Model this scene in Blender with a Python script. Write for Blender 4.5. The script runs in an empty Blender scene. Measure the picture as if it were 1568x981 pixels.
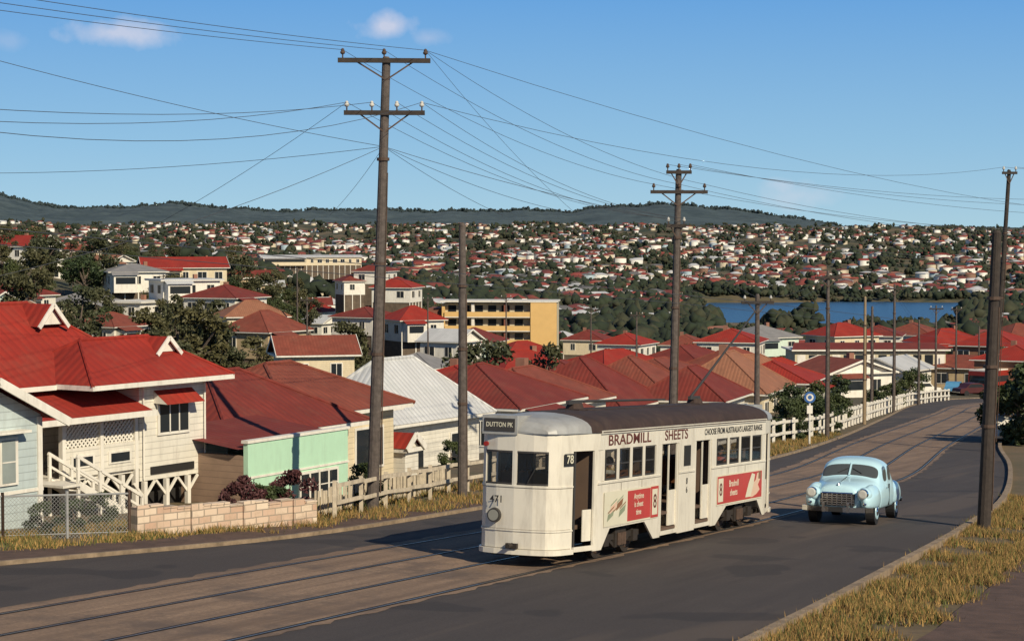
import bpy, math, random, bmesh
import numpy as np
from mathutils import Matrix, Vector
random.seed(4); rng=np.random.default_rng(7)
F=3049.0
def bx(px,Y): return (px-784)/F*Y
def bz(py,Y): return (360-py)/F*Y
sc=bpy.context.scene
col=sc.collection
# ------------------------------------------------------------------ materials
def newmat(name):
    m=bpy.data.materials.new(name); m.use_nodes=True
    nt=m.node_tree; b=nt.nodes['Principled BSDF']
    return m,nt,b
def N(nt,t,**k):
    n=nt.nodes.new(t)
    for a,v in k.items(): setattr(n,a,v)
    return n
def mixc(nt,fac,a,b,mode='MIX'):
    n=nt.nodes.new('ShaderNodeMix'); n.data_type='RGBA'; n.blend_type=mode
    for i,v in ((0,fac),(6,a),(7,b)):
        if hasattr(v,'links') or isinstance(v,bpy.types.NodeSocket): nt.links.new(v,n.inputs[i])
        elif i==0: n.inputs[0].default_value=v
        else: n.inputs[i].default_value=(v[0],v[1],v[2],1)
    return n.outputs[2]
def noise(nt,vec,scale,detail=4,rough=.6):
    n=N(nt,'ShaderNodeTexNoise'); n.inputs['Scale'].default_value=scale
    n.inputs['Detail'].default_value=detail; n.inputs['Roughness'].default_value=rough
    nt.links.new(vec,n.inputs['Vector']); return n.outputs['Fac']
def ramp(nt,fac,a,b):
    n=N(nt,'ShaderNodeMapRange'); nt.links.new(fac,n.inputs[0])
    n.inputs[1].default_value=a; n.inputs[2].default_value=b; n.clamp=True
    return n.outputs[0]
def sc3(c,k): return (c[0]*k,c[1]*k,c[2]*k)
MATS={}
def pm(name,c,rough=.7,var=.25,scale=1.5,bump=0.0,bscale=30,metal=0,dark=None,boards=False,corr=False,dirt=0.0,coat=0):
    if name in MATS: return MATS[name]
    m,nt,b=newmat(name)
    tc=N(nt,'ShaderNodeTexCoord').outputs['Object']
    f=ramp(nt,noise(nt,tc,scale,6,.65),.3,.7)
    c2=dark if dark else sc3(c,1-var)
    o=mixc(nt,f,c2,c)
    if dirt>0:
        mp=N(nt,'ShaderNodeMapping'); mp.inputs['Scale'].default_value=(3,3,.6); nt.links.new(tc,mp.inputs[0])
        d=ramp(nt,noise(nt,mp.outputs[0],1.6,8,.7),.48,.75)
        mu=N(nt,'ShaderNodeMath',operation='MULTIPLY'); nt.links.new(d,mu.inputs[0]); mu.inputs[1].default_value=dirt
        o=mixc(nt,mu.outputs[0],o,(.12,.085,.055))
    hgt=None
    if boards:
        w=N(nt,'ShaderNodeTexWave',wave_profile='SAW',bands_direction='Z'); w.inputs['Scale'].default_value=1.75
        nt.links.new(tc,w.inputs['Vector']); hgt=w.outputs['Fac']
        o=mixc(nt,ramp(nt,hgt,.0,.16),sc3(c,.5),o)
    if corr:
        nn=N(nt,'ShaderNodeTexCoord').outputs['Normal']
        s1=N(nt,'ShaderNodeSeparateXYZ'); nt.links.new(nn,s1.inputs[0])
        s2=N(nt,'ShaderNodeSeparateXYZ'); nt.links.new(tc,s2.inputs[0])
        ax=N(nt,'ShaderNodeMath',operation='ABSOLUTE'); nt.links.new(s1.outputs[0],ax.inputs[0])
        ay=N(nt,'ShaderNodeMath',operation='ABSOLUTE'); nt.links.new(s1.outputs[1],ay.inputs[0])
        g=N(nt,'ShaderNodeMath',operation='GREATER_THAN'); nt.links.new(ax.outputs[0],g.inputs[0]); nt.links.new(ay.outputs[0],g.inputs[1])
        mx=N(nt,'ShaderNodeMix'); mx.data_type='FLOAT'; nt.links.new(g.outputs[0],mx.inputs[0])
        nt.links.new(s2.outputs[0],mx.inputs[2]); nt.links.new(s2.outputs[1],mx.inputs[3])
        cb=N(nt,'ShaderNodeCombineXYZ'); nt.links.new(mx.outputs[0],cb.inputs[0])
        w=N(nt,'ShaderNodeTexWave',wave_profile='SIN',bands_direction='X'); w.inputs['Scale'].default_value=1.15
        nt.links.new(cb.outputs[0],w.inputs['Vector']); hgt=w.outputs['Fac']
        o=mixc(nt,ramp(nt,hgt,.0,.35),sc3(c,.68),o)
        fl=N(nt,'ShaderNodeMath',operation='FLOOR'); dv=N(nt,'ShaderNodeMath',operation='MULTIPLY'); nt.links.new(mx.outputs[0],dv.inputs[0]); dv.inputs[1].default_value=1.3; nt.links.new(dv.outputs[0],fl.inputs[0])
        wn=N(nt,'ShaderNodeTexWhiteNoise',noise_dimensions='1D'); nt.links.new(fl.outputs[0],wn.inputs['W'])
        mm=N(nt,'ShaderNodeMath',operation='MULTIPLY'); nt.links.new(wn.outputs[0],mm.inputs[0]); mm.inputs[1].default_value=.4
        o=mixc(nt,mm.outputs[0],o,sc3(c,.6))
        d=ramp(nt,noise(nt,tc,.9,8,.75),.5,.68); m2=N(nt,'ShaderNodeMath',operation='MULTIPLY'); nt.links.new(d,m2.inputs[0]); m2.inputs[1].default_value=.55
        o=mixc(nt,m2.outputs[0],o,(c[0]*.55+.05,c[1]*.6+.035,c[2]*.6+.022))
    nt.links.new(o,b.inputs['Base Color'])
    b.inputs['Roughness'].default_value=rough; b.inputs['Metallic'].default_value=metal
    if coat: b.inputs['Coat Weight'].default_value=coat; b.inputs['Coat Roughness'].default_value=.12
    if bump or hgt is not None:
        bp=N(nt,'ShaderNodeBump'); bp.inputs['Strength'].default_value=bump if hgt is None else .6
        bp.inputs['Distance'].default_value=.02 
        nt.links.new(hgt if hgt is not None else noise(nt,tc,bscale,4,.6),bp.inputs['Height'])
        nt.links.new(bp.outputs[0],b.inputs['Normal'])
    MATS[name]=m; return m
def glassmat(name,c,alpha=1.0):
    if name in MATS: return MATS[name]
    m,nt,b=newmat(name); b.inputs['Base Color'].default_value=(*c,1); b.inputs['Roughness'].default_value=.06
    b.inputs['Alpha'].default_value=alpha; b.inputs['Specular IOR Level'].default_value=.6
    MATS[name]=m; return m
white=pm('white_paint',(.80,.76,.66),.55,.15,dirt=.3)
whiteb=pm('white_weatherboard',(.78,.74,.63),.6,.14,boards=True,dirt=.28)
creamb=pm('cream_weatherboard',(.72,.61,.41),.6,.14,boards=True,dirt=.28)
mint=pm('mint_weatherboard',(.62,.74,.62),.6,.1,boards=True,dirt=.18)
mintp=pm('mint_sheeting',(.46,.70,.50),.6,.1,dirt=.15)
blueg=pm('blue_grey_weatherboard',(.50,.58,.57),.6,.12,boards=True,dirt=.25)
brownb=pm('brown_weatherboard',(.34,.23,.16),.7,.3,boards=True)
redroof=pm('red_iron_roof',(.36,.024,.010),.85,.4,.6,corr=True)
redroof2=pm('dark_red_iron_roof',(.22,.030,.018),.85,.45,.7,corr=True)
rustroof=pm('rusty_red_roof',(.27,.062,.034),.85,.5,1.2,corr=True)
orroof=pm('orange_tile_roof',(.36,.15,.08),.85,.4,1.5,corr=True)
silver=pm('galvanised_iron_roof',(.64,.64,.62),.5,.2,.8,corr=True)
grroof=pm('grey_roof',(.26,.25,.24),.7,.3,.8)
glass=glassmat('window_glass',(.02,.025,.03))
wood=pm('weathered_pole_wood',(.13,.105,.09),.9,.55,7,bump=.6,bscale=25)
woodd=pm('dark_pole_wood',(.055,.042,.034),.9,.5,6,bump=.6,bscale=25)
darkm=pm('dark_void_shade',(.02,.018,.016),.9)  # near-black colour painted in for shade inside openings and under floors
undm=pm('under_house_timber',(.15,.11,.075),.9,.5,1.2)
iron=pm('rusty_iron',(.10,.06,.04),.7,.5,8)
galv=pm('galvanised_pipe',(.35,.35,.34),.5,.3)
rubber=pm('rubber',(.015,.015,.016),.8)
chrome=pm('chrome',(.75,.75,.75),.12,.05,metal=1)
conc=pm('concrete_kerb',(.38,.28,.18),.9,.6,2.5,bump=.5,dirt=.5)
porc=pm('porcelain',(.6,.58,.52),.3)
# ------------------------------------------------------------------ mesh builder
class MB:
    def __init__(s): s.v=[]; s.f=[]; s.m=[]; s.mats=[]
    def mi(s,mat):
        if mat not in s.mats: s.mats.append(mat)
        return s.mats.index(mat)
    def add(s,vs,fs,mat):
        o=len(s.v); i=s.mi(mat)
        s.v+= [tuple(v) for v in vs]
        for f in fs: s.f.append(tuple(k+o for k in f)); s.m.append(i)
    def box(s,x0,x1,y0,y1,z0,z1,mat):
        s.add([(x0,y0,z0),(x1,y0,z0),(x1,y1,z0),(x0,y1,z0),(x0,y0,z1),(x1,y0,z1),(x1,y1,z1),(x0,y1,z1)],
          [(0,3,2,1),(4,5,6,7),(0,1,5,4),(1,2,6,5),(2,3,7,6),(3,0,4,7)],mat)
    def cyl(s,p0,p1,r0,r1,mat,n=8,cap=True):
        p0=Vector(p0);p1=Vector(p1);d=(p1-p0).normalized()
        a=d.orthogonal().normalized(); b=d.cross(a)
        vs=[];fs=[]
        for k in range(n):
            t=2*math.pi*k/n; e=a*math.cos(t)+b*math.sin(t)
            vs.append(p0+e*r0); vs.append(p1+e*r1)
        for k in range(n):
            j=(k+1)%n; fs.append((2*k,2*j,2*j+1,2*k+1))
        if cap: fs.append(tuple(2*k for k in range(n))[::-1]); fs.append(tuple(2*k+1 for k in range(n)))
        s.add(vs,fs,mat)
    def beam(s,p0,p1,w,h,mat):
        p0=Vector(p0);p1=Vector(p1);d=(p1-p0).normalized(); up=Vector((0,0,1))
        if abs(d.z)>.95: up=Vector((1,0,0))
        a=d.cross(up).normalized()*w/2; b=a.cross(d).normalized()*h/2
        vs=[p0-a-b,p0+a-b,p0+a+b,p0-a+b,p1-a-b,p1+a-b,p1+a+b,p1-a+b]
        s.add(vs,[(0,1,2,3),(7,6,5,4),(0,4,5,1),(1,5,6,2),(2,6,7,3),(3,7,4,0)],mat)
    def extr(s,poly,axis_vec,mat):
        n=len(poly); a=Vector(axis_vec)
        vs=[Vector(p) for p in poly]+[Vector(p)+a for p in poly]
        fs=[tuple(range(n)),tuple(range(2*n-1,n-1,-1))]+[(k,k+n,(k+1)%n+n,(k+1)%n) for k in range(n)]
        s.add(vs,fs,mat)
    def ell(s,c,r,mat,n=16,m=10,zmin=-1e9):
        vs=[];fs=[]
        for i in range(m+1):
            ph=-math.pi/2+math.pi*i/m
            for k in range(n):
                t=2*math.pi*k/n
                vs.append((c[0]+r[0]*math.cos(ph)*math.cos(t),c[1]+r[1]*math.cos(ph)*math.sin(t),max(zmin,c[2]+r[2]*math.sin(ph))))
        for i in range(m):
            for k in range(n):
                j=(k+1)%n; fs.append((i*n+k,i*n+j,(i+1)*n+j,(i+1)*n+k))
        s.add(vs,fs,mat)
    def build(s,name,loc=(0,0,0),rot=0,parent=None,smooth=False,matrix=None):
        me=bpy.data.meshes.new(name); me.from_pydata(s.v,[],s.f)
        for m in s.mats: me.materials.append(m)
        me.polygons.foreach_set('material_index',s.m)
        if smooth: me.polygons.foreach_set('use_smooth',[True]*len(s.f))
        me.validate(); me.update()
        o=bpy.data.objects.new(name,me); col.objects.link(o)
        if matrix is not None: o.matrix_world=matrix
        else: o.location=loc; o.rotation_euler=(0,0,rot)
        if parent: o.parent=parent
        return o
def empty(name,loc=(0,0,0),rot=0,matrix=None):
    o=bpy.data.objects.new(name,None); col.objects.link(o); o.empty_display_size=.5
    if matrix is not None: o.matrix_world=matrix
    else: o.location=loc; o.rotation_euler=(0,0,rot)
    return o
def npmesh(name,V,Fc,mats,mi=None,smooth=False):
    me=bpy.data.meshes.new(name); V=np.asarray(V,dtype=np.float32); Fc=np.asarray(Fc,dtype=np.int32)
    k=Fc.shape[1]; me.vertices.add(len(V)); me.vertices.foreach_set('co',V.ravel())
    me.loops.add(Fc.size); me.loops.foreach_set('vertex_index',Fc.ravel())
    me.polygons.add(len(Fc)); me.polygons.foreach_set('loop_start',np.arange(0,Fc.size,k,dtype=np.int32))
    for m in mats: me.materials.append(m)
    if mi is not None: me.polygons.foreach_set('material_index',np.asarray(mi,dtype=np.int32))
    if smooth: me.polygons.foreach_set('use_smooth',np.ones(len(Fc),dtype=bool))
    me.update(calc_edges=True)
    o=bpy.data.objects.new(name,me); col.objects.link(o); return o
# ------------------------------------------------------------------ terrain
LE=[(-60,-30),(-30,10),(-20,24),(-9.66,37.6),(-4.85,44.2),(-1,52.7),(4.5,66),(10.5,81),(17,103),(26,138),(36,177),(46,205),(70,240),(110,280),(160,320)]
RE=[(-22,-35),(-14,-15),(-6.5,5),(3.76,30.5),(7.6,40.4),(11.3,50.2),(15.3,62),(20,80),(24.5,100),(31.5,125),(41,152),(54,178),(76,203),(130,240),(230,320)]
def XL(Y): return np.interp(Y,[p[1] for p in LE],[p[0] for p in LE])
def XR(Y): return np.interp(Y,[p[1] for p in RE],[p[0] for p in RE])
def rp(X,Y): return -4.434-.0255*X-.0551*Y
def sm(a,b,x):
    t=np.clip((x-a)/(b-a),0,1); return t*t*(3-2*t)
PXC=np.array([-700,0,300,600,900,1200,1568,2300.])
YR=np.array([40,60,100,150,250,400,600,900,1200,1600,2500,4000,6000,9000,14000.])
TB=np.array([
[-9,-11,-14,-16,-12,-4,0,-10,-20,-25,-12,16,20,25,20],
[-8,-10,-14,-17,-13,-6,-5,-18,-25,-30,-15,15,20,25,20],
[-8,-10,-14,-20,-18,-12,-11,-16,-22,-27,-15,12,20,25,20],
[-8,-10,-13.5,-19,-25,-25,-27,-28,-30,-32,-18,12,20,25,20],
[-8,-9,-12.5,-16,-26,-33,-38,-41,-40,-40,-22,11,20,25,20],
[-8,-9,-11,-14.5,-20,-31,-41,-46,-47,-47,-25,7,18,25,20],
[-7,-8,-10,-13,-19,-27,-35,-42,-46,-47,-25,3,10,15,10],
[-4,-5,-7,-9,-14,-20,-30,-40,-45,-46,-20,5,10,15,10.]])
LY=np.log(YR)
SKX=[-900,0,30,60,90,180,260,400,600,760,870,940,1000,1060,1150,1260,1300,1400,1568,2400]
SKY=[313,301,307,315,318,320,315,323,325,323,327,318,313,316,328,342,349,352,352,345]
def hgt(X,Y):
    X=np.asarray(X,float);Y=np.asarray(Y,float)
    Yc=np.clip(Y,40,13999); px=784+F*X/np.maximum(Yc,60); pxc=np.clip(px,-699,2299)
    i=np.clip(np.searchsorted(PXC,pxc)-1,0,len(PXC)-2); a=(pxc-PXC[i])/(PXC[i+1]-PXC[i]); a=a*a*(3-2*a)
    ly=np.log(Yc); j=np.clip(np.searchsorted(LY,ly)-1,0,len(LY)-2); b=(ly-LY[j])/(LY[j+1]-LY[j])
    T=(TB[i,j]*(1-a)+TB[i+1,j]*a)*(1-b)+(TB[i,j+1]*(1-a)+TB[i+1,j+1]*a)*b
    und=(np.sin(X/97+Y/211)+np.sin(X/61-Y/157+2)+.7*np.sin(Y/83+X/190))*sm(1100,2200,Y)*4.5
    T=T+und
    rz=(360-np.interp(px,SKX,SKY))/F*8600
    T=np.maximum(T,-47.3)
    rid=np.exp(-((Y-8600)/1500)**2)
    T=T*(1-rid)+rid*(rz+4*np.sin(X/130)+3*np.sin(X/47)+2.5*np.sin(X/23)+3*np.sin(X/11.3+Y/70)*np.sin(X/37)+2.5*np.sin(X/7.1))
    m=sm(1035,1075,Y+14*np.sin(X/31))*sm(1500,1465,Y+8*np.sin(X/23))*sm(1055,1100,px)*sm(1500,1470,px)
    T=T*(1-m)-57*m
    R=rp(X,Y)-.03
    dl=XL(Y)-X; dr=X-XR(Y)
    R=R+2.9*sm(3.5,9,dr)*sm(34,20,Y)
    w=np.maximum(sm(4,40,dl),sm(235,330,Y))
    w=np.maximum(w,sm(10,60,dr)*sm(40,80,Y))
    return R*(1-w)+T*w
ys=list(np.arange(-40,110,1.2)); y=110.
while y<13500: ys.append(y); y*=1.016
ys=np.array(ys); U=np.linspace(-1,1,560)
YY,UU=np.meshgrid(ys,U,indexing='ij'); WW=np.where(YY>0,YY*.55,0)+70
XX=UU*WW; ZZ=hgt(XX,YY)
V=np.stack([XX,YY,ZZ],-1).reshape(-1,3); nr,nc=XX.shape
idx=np.arange(nr*nc).reshape(nr,nc)
Fq=np.stack([idx[:-1,:-1],idx[:-1,1:],idx[1:,1:],idx[1:,:-1]],-1).reshape(-1,4)
m,nt,b=newmat('ground_earth')
tc=N(nt,'ShaderNodeTexCoord').outputs['Object']
n1=ramp(nt,noise(nt,tc,.35,8,.7),.38,.62); n2=ramp(nt,noise(nt,tc,.02,6,.6),.4,.6); n3=ramp(nt,noise(nt,tc,4,5,.7),.3,.7)
near=mixc(nt,n1,(.20,.135,.065),(.09,.085,.03)); near=mixc(nt,n3,(.10,.07,.04),near)
far=mixc(nt,n2,(.028,.040,.018),(.14,.105,.055))
sp=N(nt,'ShaderNodeSeparateXYZ'); nt.links.new(tc,sp.inputs[0])
o=mixc(nt,ramp(nt,sp.outputs[1],90,400),near,far)
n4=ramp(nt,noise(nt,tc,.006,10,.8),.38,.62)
hill_haze=mixc(nt,n4,(.022,.042,.048),(.075,.105,.105))  # bluish aerial haze painted into the base colour of the far hills
o=mixc(nt,ramp(nt,sp.outputs[1],4300,6500),o,hill_haze)
nt.links.new(o,b.inputs['Base Color']); b.inputs['Roughness'].default_value=.95
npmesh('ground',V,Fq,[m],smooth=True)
mw,nt,b=newmat('river_water'); b.inputs['Base Color'].default_value=(.035,.10,.19,1); b.inputs['Roughness'].default_value=.3
tc=N(nt,'ShaderNodeTexCoord').outputs['Object']; bp=N(nt,'ShaderNodeBump'); bp.inputs['Strength'].default_value=.6; bp.inputs['Distance'].default_value=1
nt.links.new(noise(nt,tc,.4,4,.6),bp.inputs['Height']); nt.links.new(bp.outputs[0],b.inputs['Normal'])
q=MB(); q.add([(60,940,-50),(460,940,-50),(460,1600,-50),(60,1600,-50)],[(0,1,2,3)],mw); q.build('river')
# ------------------------------------------------------------------ road
def catmull(P,n=8):
    out=[]
    P=[Vector(p) for p in P]
    for i in range(len(P)-1):
        p0=P[max(i-1,0)];p1=P[i];p2=P[i+1];p3=P[min(i+2,len(P)-1)]
        for k in range(n):
            t=k/n
            out.append(.5*((2*p1)+(-p0+p2)*t+(2*p0-5*p1+4*p2-p3)*t*t+(-p0+3*p1-3*p2+p3)*t**3))
    out.append(P[-1]); return out
LEs=catmull(LE,6); REs=catmull(RE,6)
def ribbon(name,L,R,mat,dz,parent=None,thick=0):
    q=MB(); n=min(len(L),len(R)); vs=[];fs=[]
    for a,b in zip(L,R):
        vs.append((a[0],a[1],rp(a[0],a[1])+dz)); vs.append((b[0],b[1],rp(b[0],b[1])+dz))
    for k in range(n-1): fs.append((2*k,2*k+1,2*k+3,2*k+2))
    if thick:
        o=len(vs)
        vs+=[(v[0],v[1],v[2]-thick) for v in vs[:]]
        for k in range(n-1):
            fs.append((2*k,2*k+2,2*k+2+o,2*k+o)); fs.append((2*k+1,2*k+1+o,2*k+3+o,2*k+3))
        fs.append((0,o,o+1,1)); fs.append((2*n-2,2*n-1,2*n-1+o,2*n-2+o))
    q.add(vs,fs,mat); return q.build(name,parent=parent)
def offs(P,d,jit=0):
    out=[]
    for i,p in enumerate(P):
        a=P[max(i-1,0)];b=P[min(i+1,len(P)-1)]; t=Vector((b[0]-a[0],b[1]-a[1])).normalized(); dd=d+random.uniform(-jit,jit)
        out.append(Vector((p[0]+t.y*dd,p[1]-t.x*dd)))
    return out
ma,nt,b=newmat('road_asphalt')
tc=N(nt,'ShaderNodeTexCoord').outputs['Object']
mp=N(nt,'ShaderNodeMapping'); mp.inputs['Rotation'].default_value=(0,0,math.radians(-24)); mp.inputs['Scale'].default_value=(1,1,1); nt.links.new(tc,mp.inputs[0])
mp.inputs['Rotation'].default_value=(0,0,math.radians(24.9))
mq=N(nt,'ShaderNodeMapping'); mq.inputs['Scale'].default_value=(1.5,.07,1); nt.links.new(mp.outputs[0],mq.inputs[0])
st=ramp(nt,noise(nt,mq.outputs[0],1.0,8,.7),.38,.62)
bl=ramp(nt,noise(nt,tc,.22,8,.7),.42,.6); fi=ramp(nt,noise(nt,tc,22,5,.85),.3,.7)
o=mixc(nt,st,(.030,.024,.023),(.072,.058,.051)); o=mixc(nt,bl,o,(.042,.035,.033)); o2=mixc(nt,fi,(.02,.017,.017),(.11,.086,.070))
o=mixc(nt,.42,o,o2)
pt=ramp(nt,noise(nt,mq.outputs[0],.35,3,.5),.57,.62); pmul=N(nt,'ShaderNodeMath',operation='MULTIPLY'); nt.links.new(pt,pmul.inputs[0]); pmul.inputs[1].default_value=.55
o=mixc(nt,pmul.outputs[0],o,(.11,.082,.062))
pt=ramp(nt,noise(nt,tc,.5,2,.4),.62,.64); pmul=N(nt,'ShaderNodeMath',operation='MULTIPLY'); nt.links.new(pt,pmul.inputs[0]); pmul.inputs[1].default_value=.55
o=mixc(nt,pmul.outputs[0],o,(.022,.019,.019))
nt.links.new(o,b.inputs['Base Color']); b.inputs['Roughness'].default_value=.9
bp=N(nt,'ShaderNodeBump'); bp.inputs['Strength'].default_value=.5; bp.inputs['Distance'].default_value=.012; nt.links.new(noise(nt,tc,40,4,.8),bp.inputs['Height']); nt.links.new(bp.outputs[0],b.inputs['Normal'])
ribbon('road',LEs,REs,ma,0)
TRK=catmull([(-25.2,-15),(-12.6,12.3),(-6.3,25.9),(0,39.5),(6.3,53.1),(10.8,64.5),(14.5,75),(20.5,97),(28.4,124),(36.5,152),(44,178),(54,200),(75,228),(115,262)],8)
mt,nt,b=newmat('track_paving')
tc=N(nt,'ShaderNodeTexCoord').outputs['Object']
mp=N(nt,'ShaderNodeMapping'); mp.inputs['Rotation'].default_value=(0,0,math.radians(24.9)); nt.links.new(tc,mp.inputs[0])
mq=N(nt,'ShaderNodeMapping'); mq.inputs['Scale'].default_value=(1.8,.08,1); nt.links.new(mp.outputs[0],mq.inputs[0])
st=ramp(nt,noise(nt,mq.outputs[0],1.2,8,.7),.36,.64); fi=ramp(nt,noise(nt,tc,14,6,.8),.3,.7)
o=mixc(nt,st,(.17,.108,.068),(.40,.265,.165)); o=mixc(nt,fi,(.14,.094,.062),o); bl=ramp(nt,noise(nt,tc,.35,8,.75),.5,.62); bm=N(nt,'ShaderNodeMath',operation='MULTIPLY'); nt.links.new(bl,bm.inputs[0]); bm.inputs[1].default_value=.7
o=mixc(nt,bm.outputs[0],o,(.095,.068,.052))
nt.links.new(o,b.inputs['Base Color']); b.inputs['Roughness'].default_value=.9
bp=N(nt,'ShaderNodeBump'); bp.inputs['Strength'].default_value=.5; bp.inputs['Distance'].default_value=.012; nt.links.new(noise(nt,tc,20,5,.8),bp.inputs['Height']); nt.links.new(bp.outputs[0],b.inputs['Normal'])
LT=offs(TRK,-3.0)
tw=empty('tramway_track')
TRf=catmull([tuple(p) for p in TRK],5)
ribbon('paving',offs(offs(TRf,-3.0),-1.15,.09),offs(TRf,.95,.09),mt,.006,parent=tw)
rail=pm('rail_steel',(.22,.20,.19),.3,.3,metal=.6); groove=pm('rail_groove',(.014,.012,.011),.9)
for k,(P,d) in enumerate(((LT,-.72),(LT,.72),(TRK,-.72),(TRK,.72))):
    ribbon('groove_%d'%k,offs(P,d-.075),offs(P,d+.075),groove,.011,parent=tw)
    ribbon('rail_%d'%k,offs(P,d),offs(P,d+.035),rail,.016,parent=tw)
ribbon('kerb',offs(LEs,-.13),offs(LEs,.0),conc,.08,thick=.25)
ribbon('kerb',offs(REs,0),offs(REs,.17),conc,.11,thick=.25)
pathm=pm('footpath_bitumen',(.13,.078,.055),.9,.5,2.5,bump=.5,bscale=40)
RA=[p for p in REs if p[1]<64]
ribbon('footpath',offs(RA,2.3,.06),offs(RA,5.0,.1),pathm,.03)
LA=[p for p in LEs if p[1]<60]
ribbon('footpath',offs(LA,-1.9),offs(LA,-.4),pathm,.02)
# ------------------------------------------------------------------ vegetation
def leafmat(name,c1,c2,rand=.6):
    m,nt,b=newmat(name); tc=N(nt,'ShaderNodeTexCoord').outputs['Object']
    f=ramp(nt,noise(nt,tc,1.2,4,.6),.35,.65); o=mixc(nt,f,c1,c2)
    oi=N(nt,'ShaderNodeObjectInfo').outputs['Random']; mu=N(nt,'ShaderNodeMath',operation='MULTIPLY'); nt.links.new(oi,mu.inputs[0]); mu.inputs[1].default_value=rand
    o=mixc(nt,mu.outputs[0],o,(c2[0]*1.5,c2[1]*1.15,c2[2]*.9))
    nt.links.new(o,b.inputs['Base Color']); b.inputs['Roughness'].default_value=.7; return m
leafA=leafmat('foliage_green',(.014,.028,.009),(.048,.072,.02)); leafB=leafmat('foliage_olive',(.025,.033,.013),(.07,.076,.03))
leafC=leafmat('foliage_maroon',(.05,.015,.015),(.12,.04,.04),.1)
bark=pm('bark',(.16,.12,.09),.9,.4,5)
def leafcloud(cs,rs,n,size):
    V=[]
    for c,r in zip(cs,rs):
        d=rng.normal(size=(n,3)); d/=np.linalg.norm(d,axis=1)[:,None]; d*=(rng.random((n,1))**.4)*r; d[:,2]*=.7
        V.append(np.asarray(c)+d)
    P=np.concatenate(V); M=len(P)
    a=rng.normal(size=(M,3)); a/=np.linalg.norm(a,axis=1)[:,None]; b=np.cross(a,rng.normal(size=(M,3))); b/=np.linalg.norm(b,axis=1)[:,None]
    s=size*(.6+.8*rng.random((M,1))); a*=s; b*=s*.55
    Q=np.stack([P-a,P-b*.9,P+a,P+b*.9],1).reshape(-1,3)
    return Q,np.arange(4*M).reshape(M,4)
def treemesh(name,h,cr,lm,leaf=.3,nc=26,nl=60,seed=0,low=.35):
    q=MB(); r=random.Random(seed)
    top=h*.55
    q.cyl((0,0,-1),(.1*r.uniform(-1,1)*h*.3,0,top),h*.03,h*.016,bark,8)
    cs=[];rs=[]
    for k in range(nc):
        t=r.uniform(0,6.283); zz=h*(low+(1-low)*r.random()); fz=(zz/h-low)/(1-low); R=cr*math.sqrt(max(.1,1-(2*fz-.85)**2*.8))*r.uniform(.35,1)
        c=(R*math.cos(t),R*math.sin(t),zz-.08*h); cs.append(c); rs.append(cr*r.uniform(.22,.42))
        if k%3==0: q.cyl((0,0,h*r.uniform(.25,.5)),c,h*.012,h*.004,bark,5,False)
    Q,Fc=leafcloud(cs,rs,nl,leaf)
    base=len(q.v); fs=[tuple(f) for f in q.f]
    V=q.v+[tuple(v) for v in Q]
    me=bpy.data.meshes.new(name); me.from_pydata(V,[],fs+[tuple(x+base for x in f) for f in Fc.tolist()])
    me.materials.append(bark); me.materials.append(lm)
    me.polygons.foreach_set('material_index',[0]*len(fs)+[1]*len(Fc)); me.update(); return me
TM=[treemesh('tree_a',9,3.6,leafA,.27,28,90,1,.3),treemesh('tree_b',11,3.4,leafB,.28,26,90,2,.35),treemesh('tree_c',7,3.6,leafA,.27,26,90,3,.2),
    treemesh('tree_d',13,4.2,leafB,.32,32,90,5,.4),treemesh('tree_e',5,3,leafA,.24,22,90,6,.1)]
BM=[treemesh('shrub_a',2,1.1,leafA,.08,22,170,11,.05),treemesh('shrub_b',1.7,.9,leafC,.07,18,170,12,.15),treemesh('shrub_c',3,1.6,leafA,.11,28,170,13,.05)]
def place(me,name,x,y,s=1,z=None,parent=None):
    o=bpy.data.objects.new(name,me); col.objects.link(o)
    o.location=(x,y,float(hgt(x,y)) if z is None else z); o.rotation_euler=(0,0,random.uniform(0,6.28)); o.scale=(s*random.uniform(.85,1.2),s*random.uniform(.85,1.2),s)
    if parent: o.parent=parent
    return o
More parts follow.
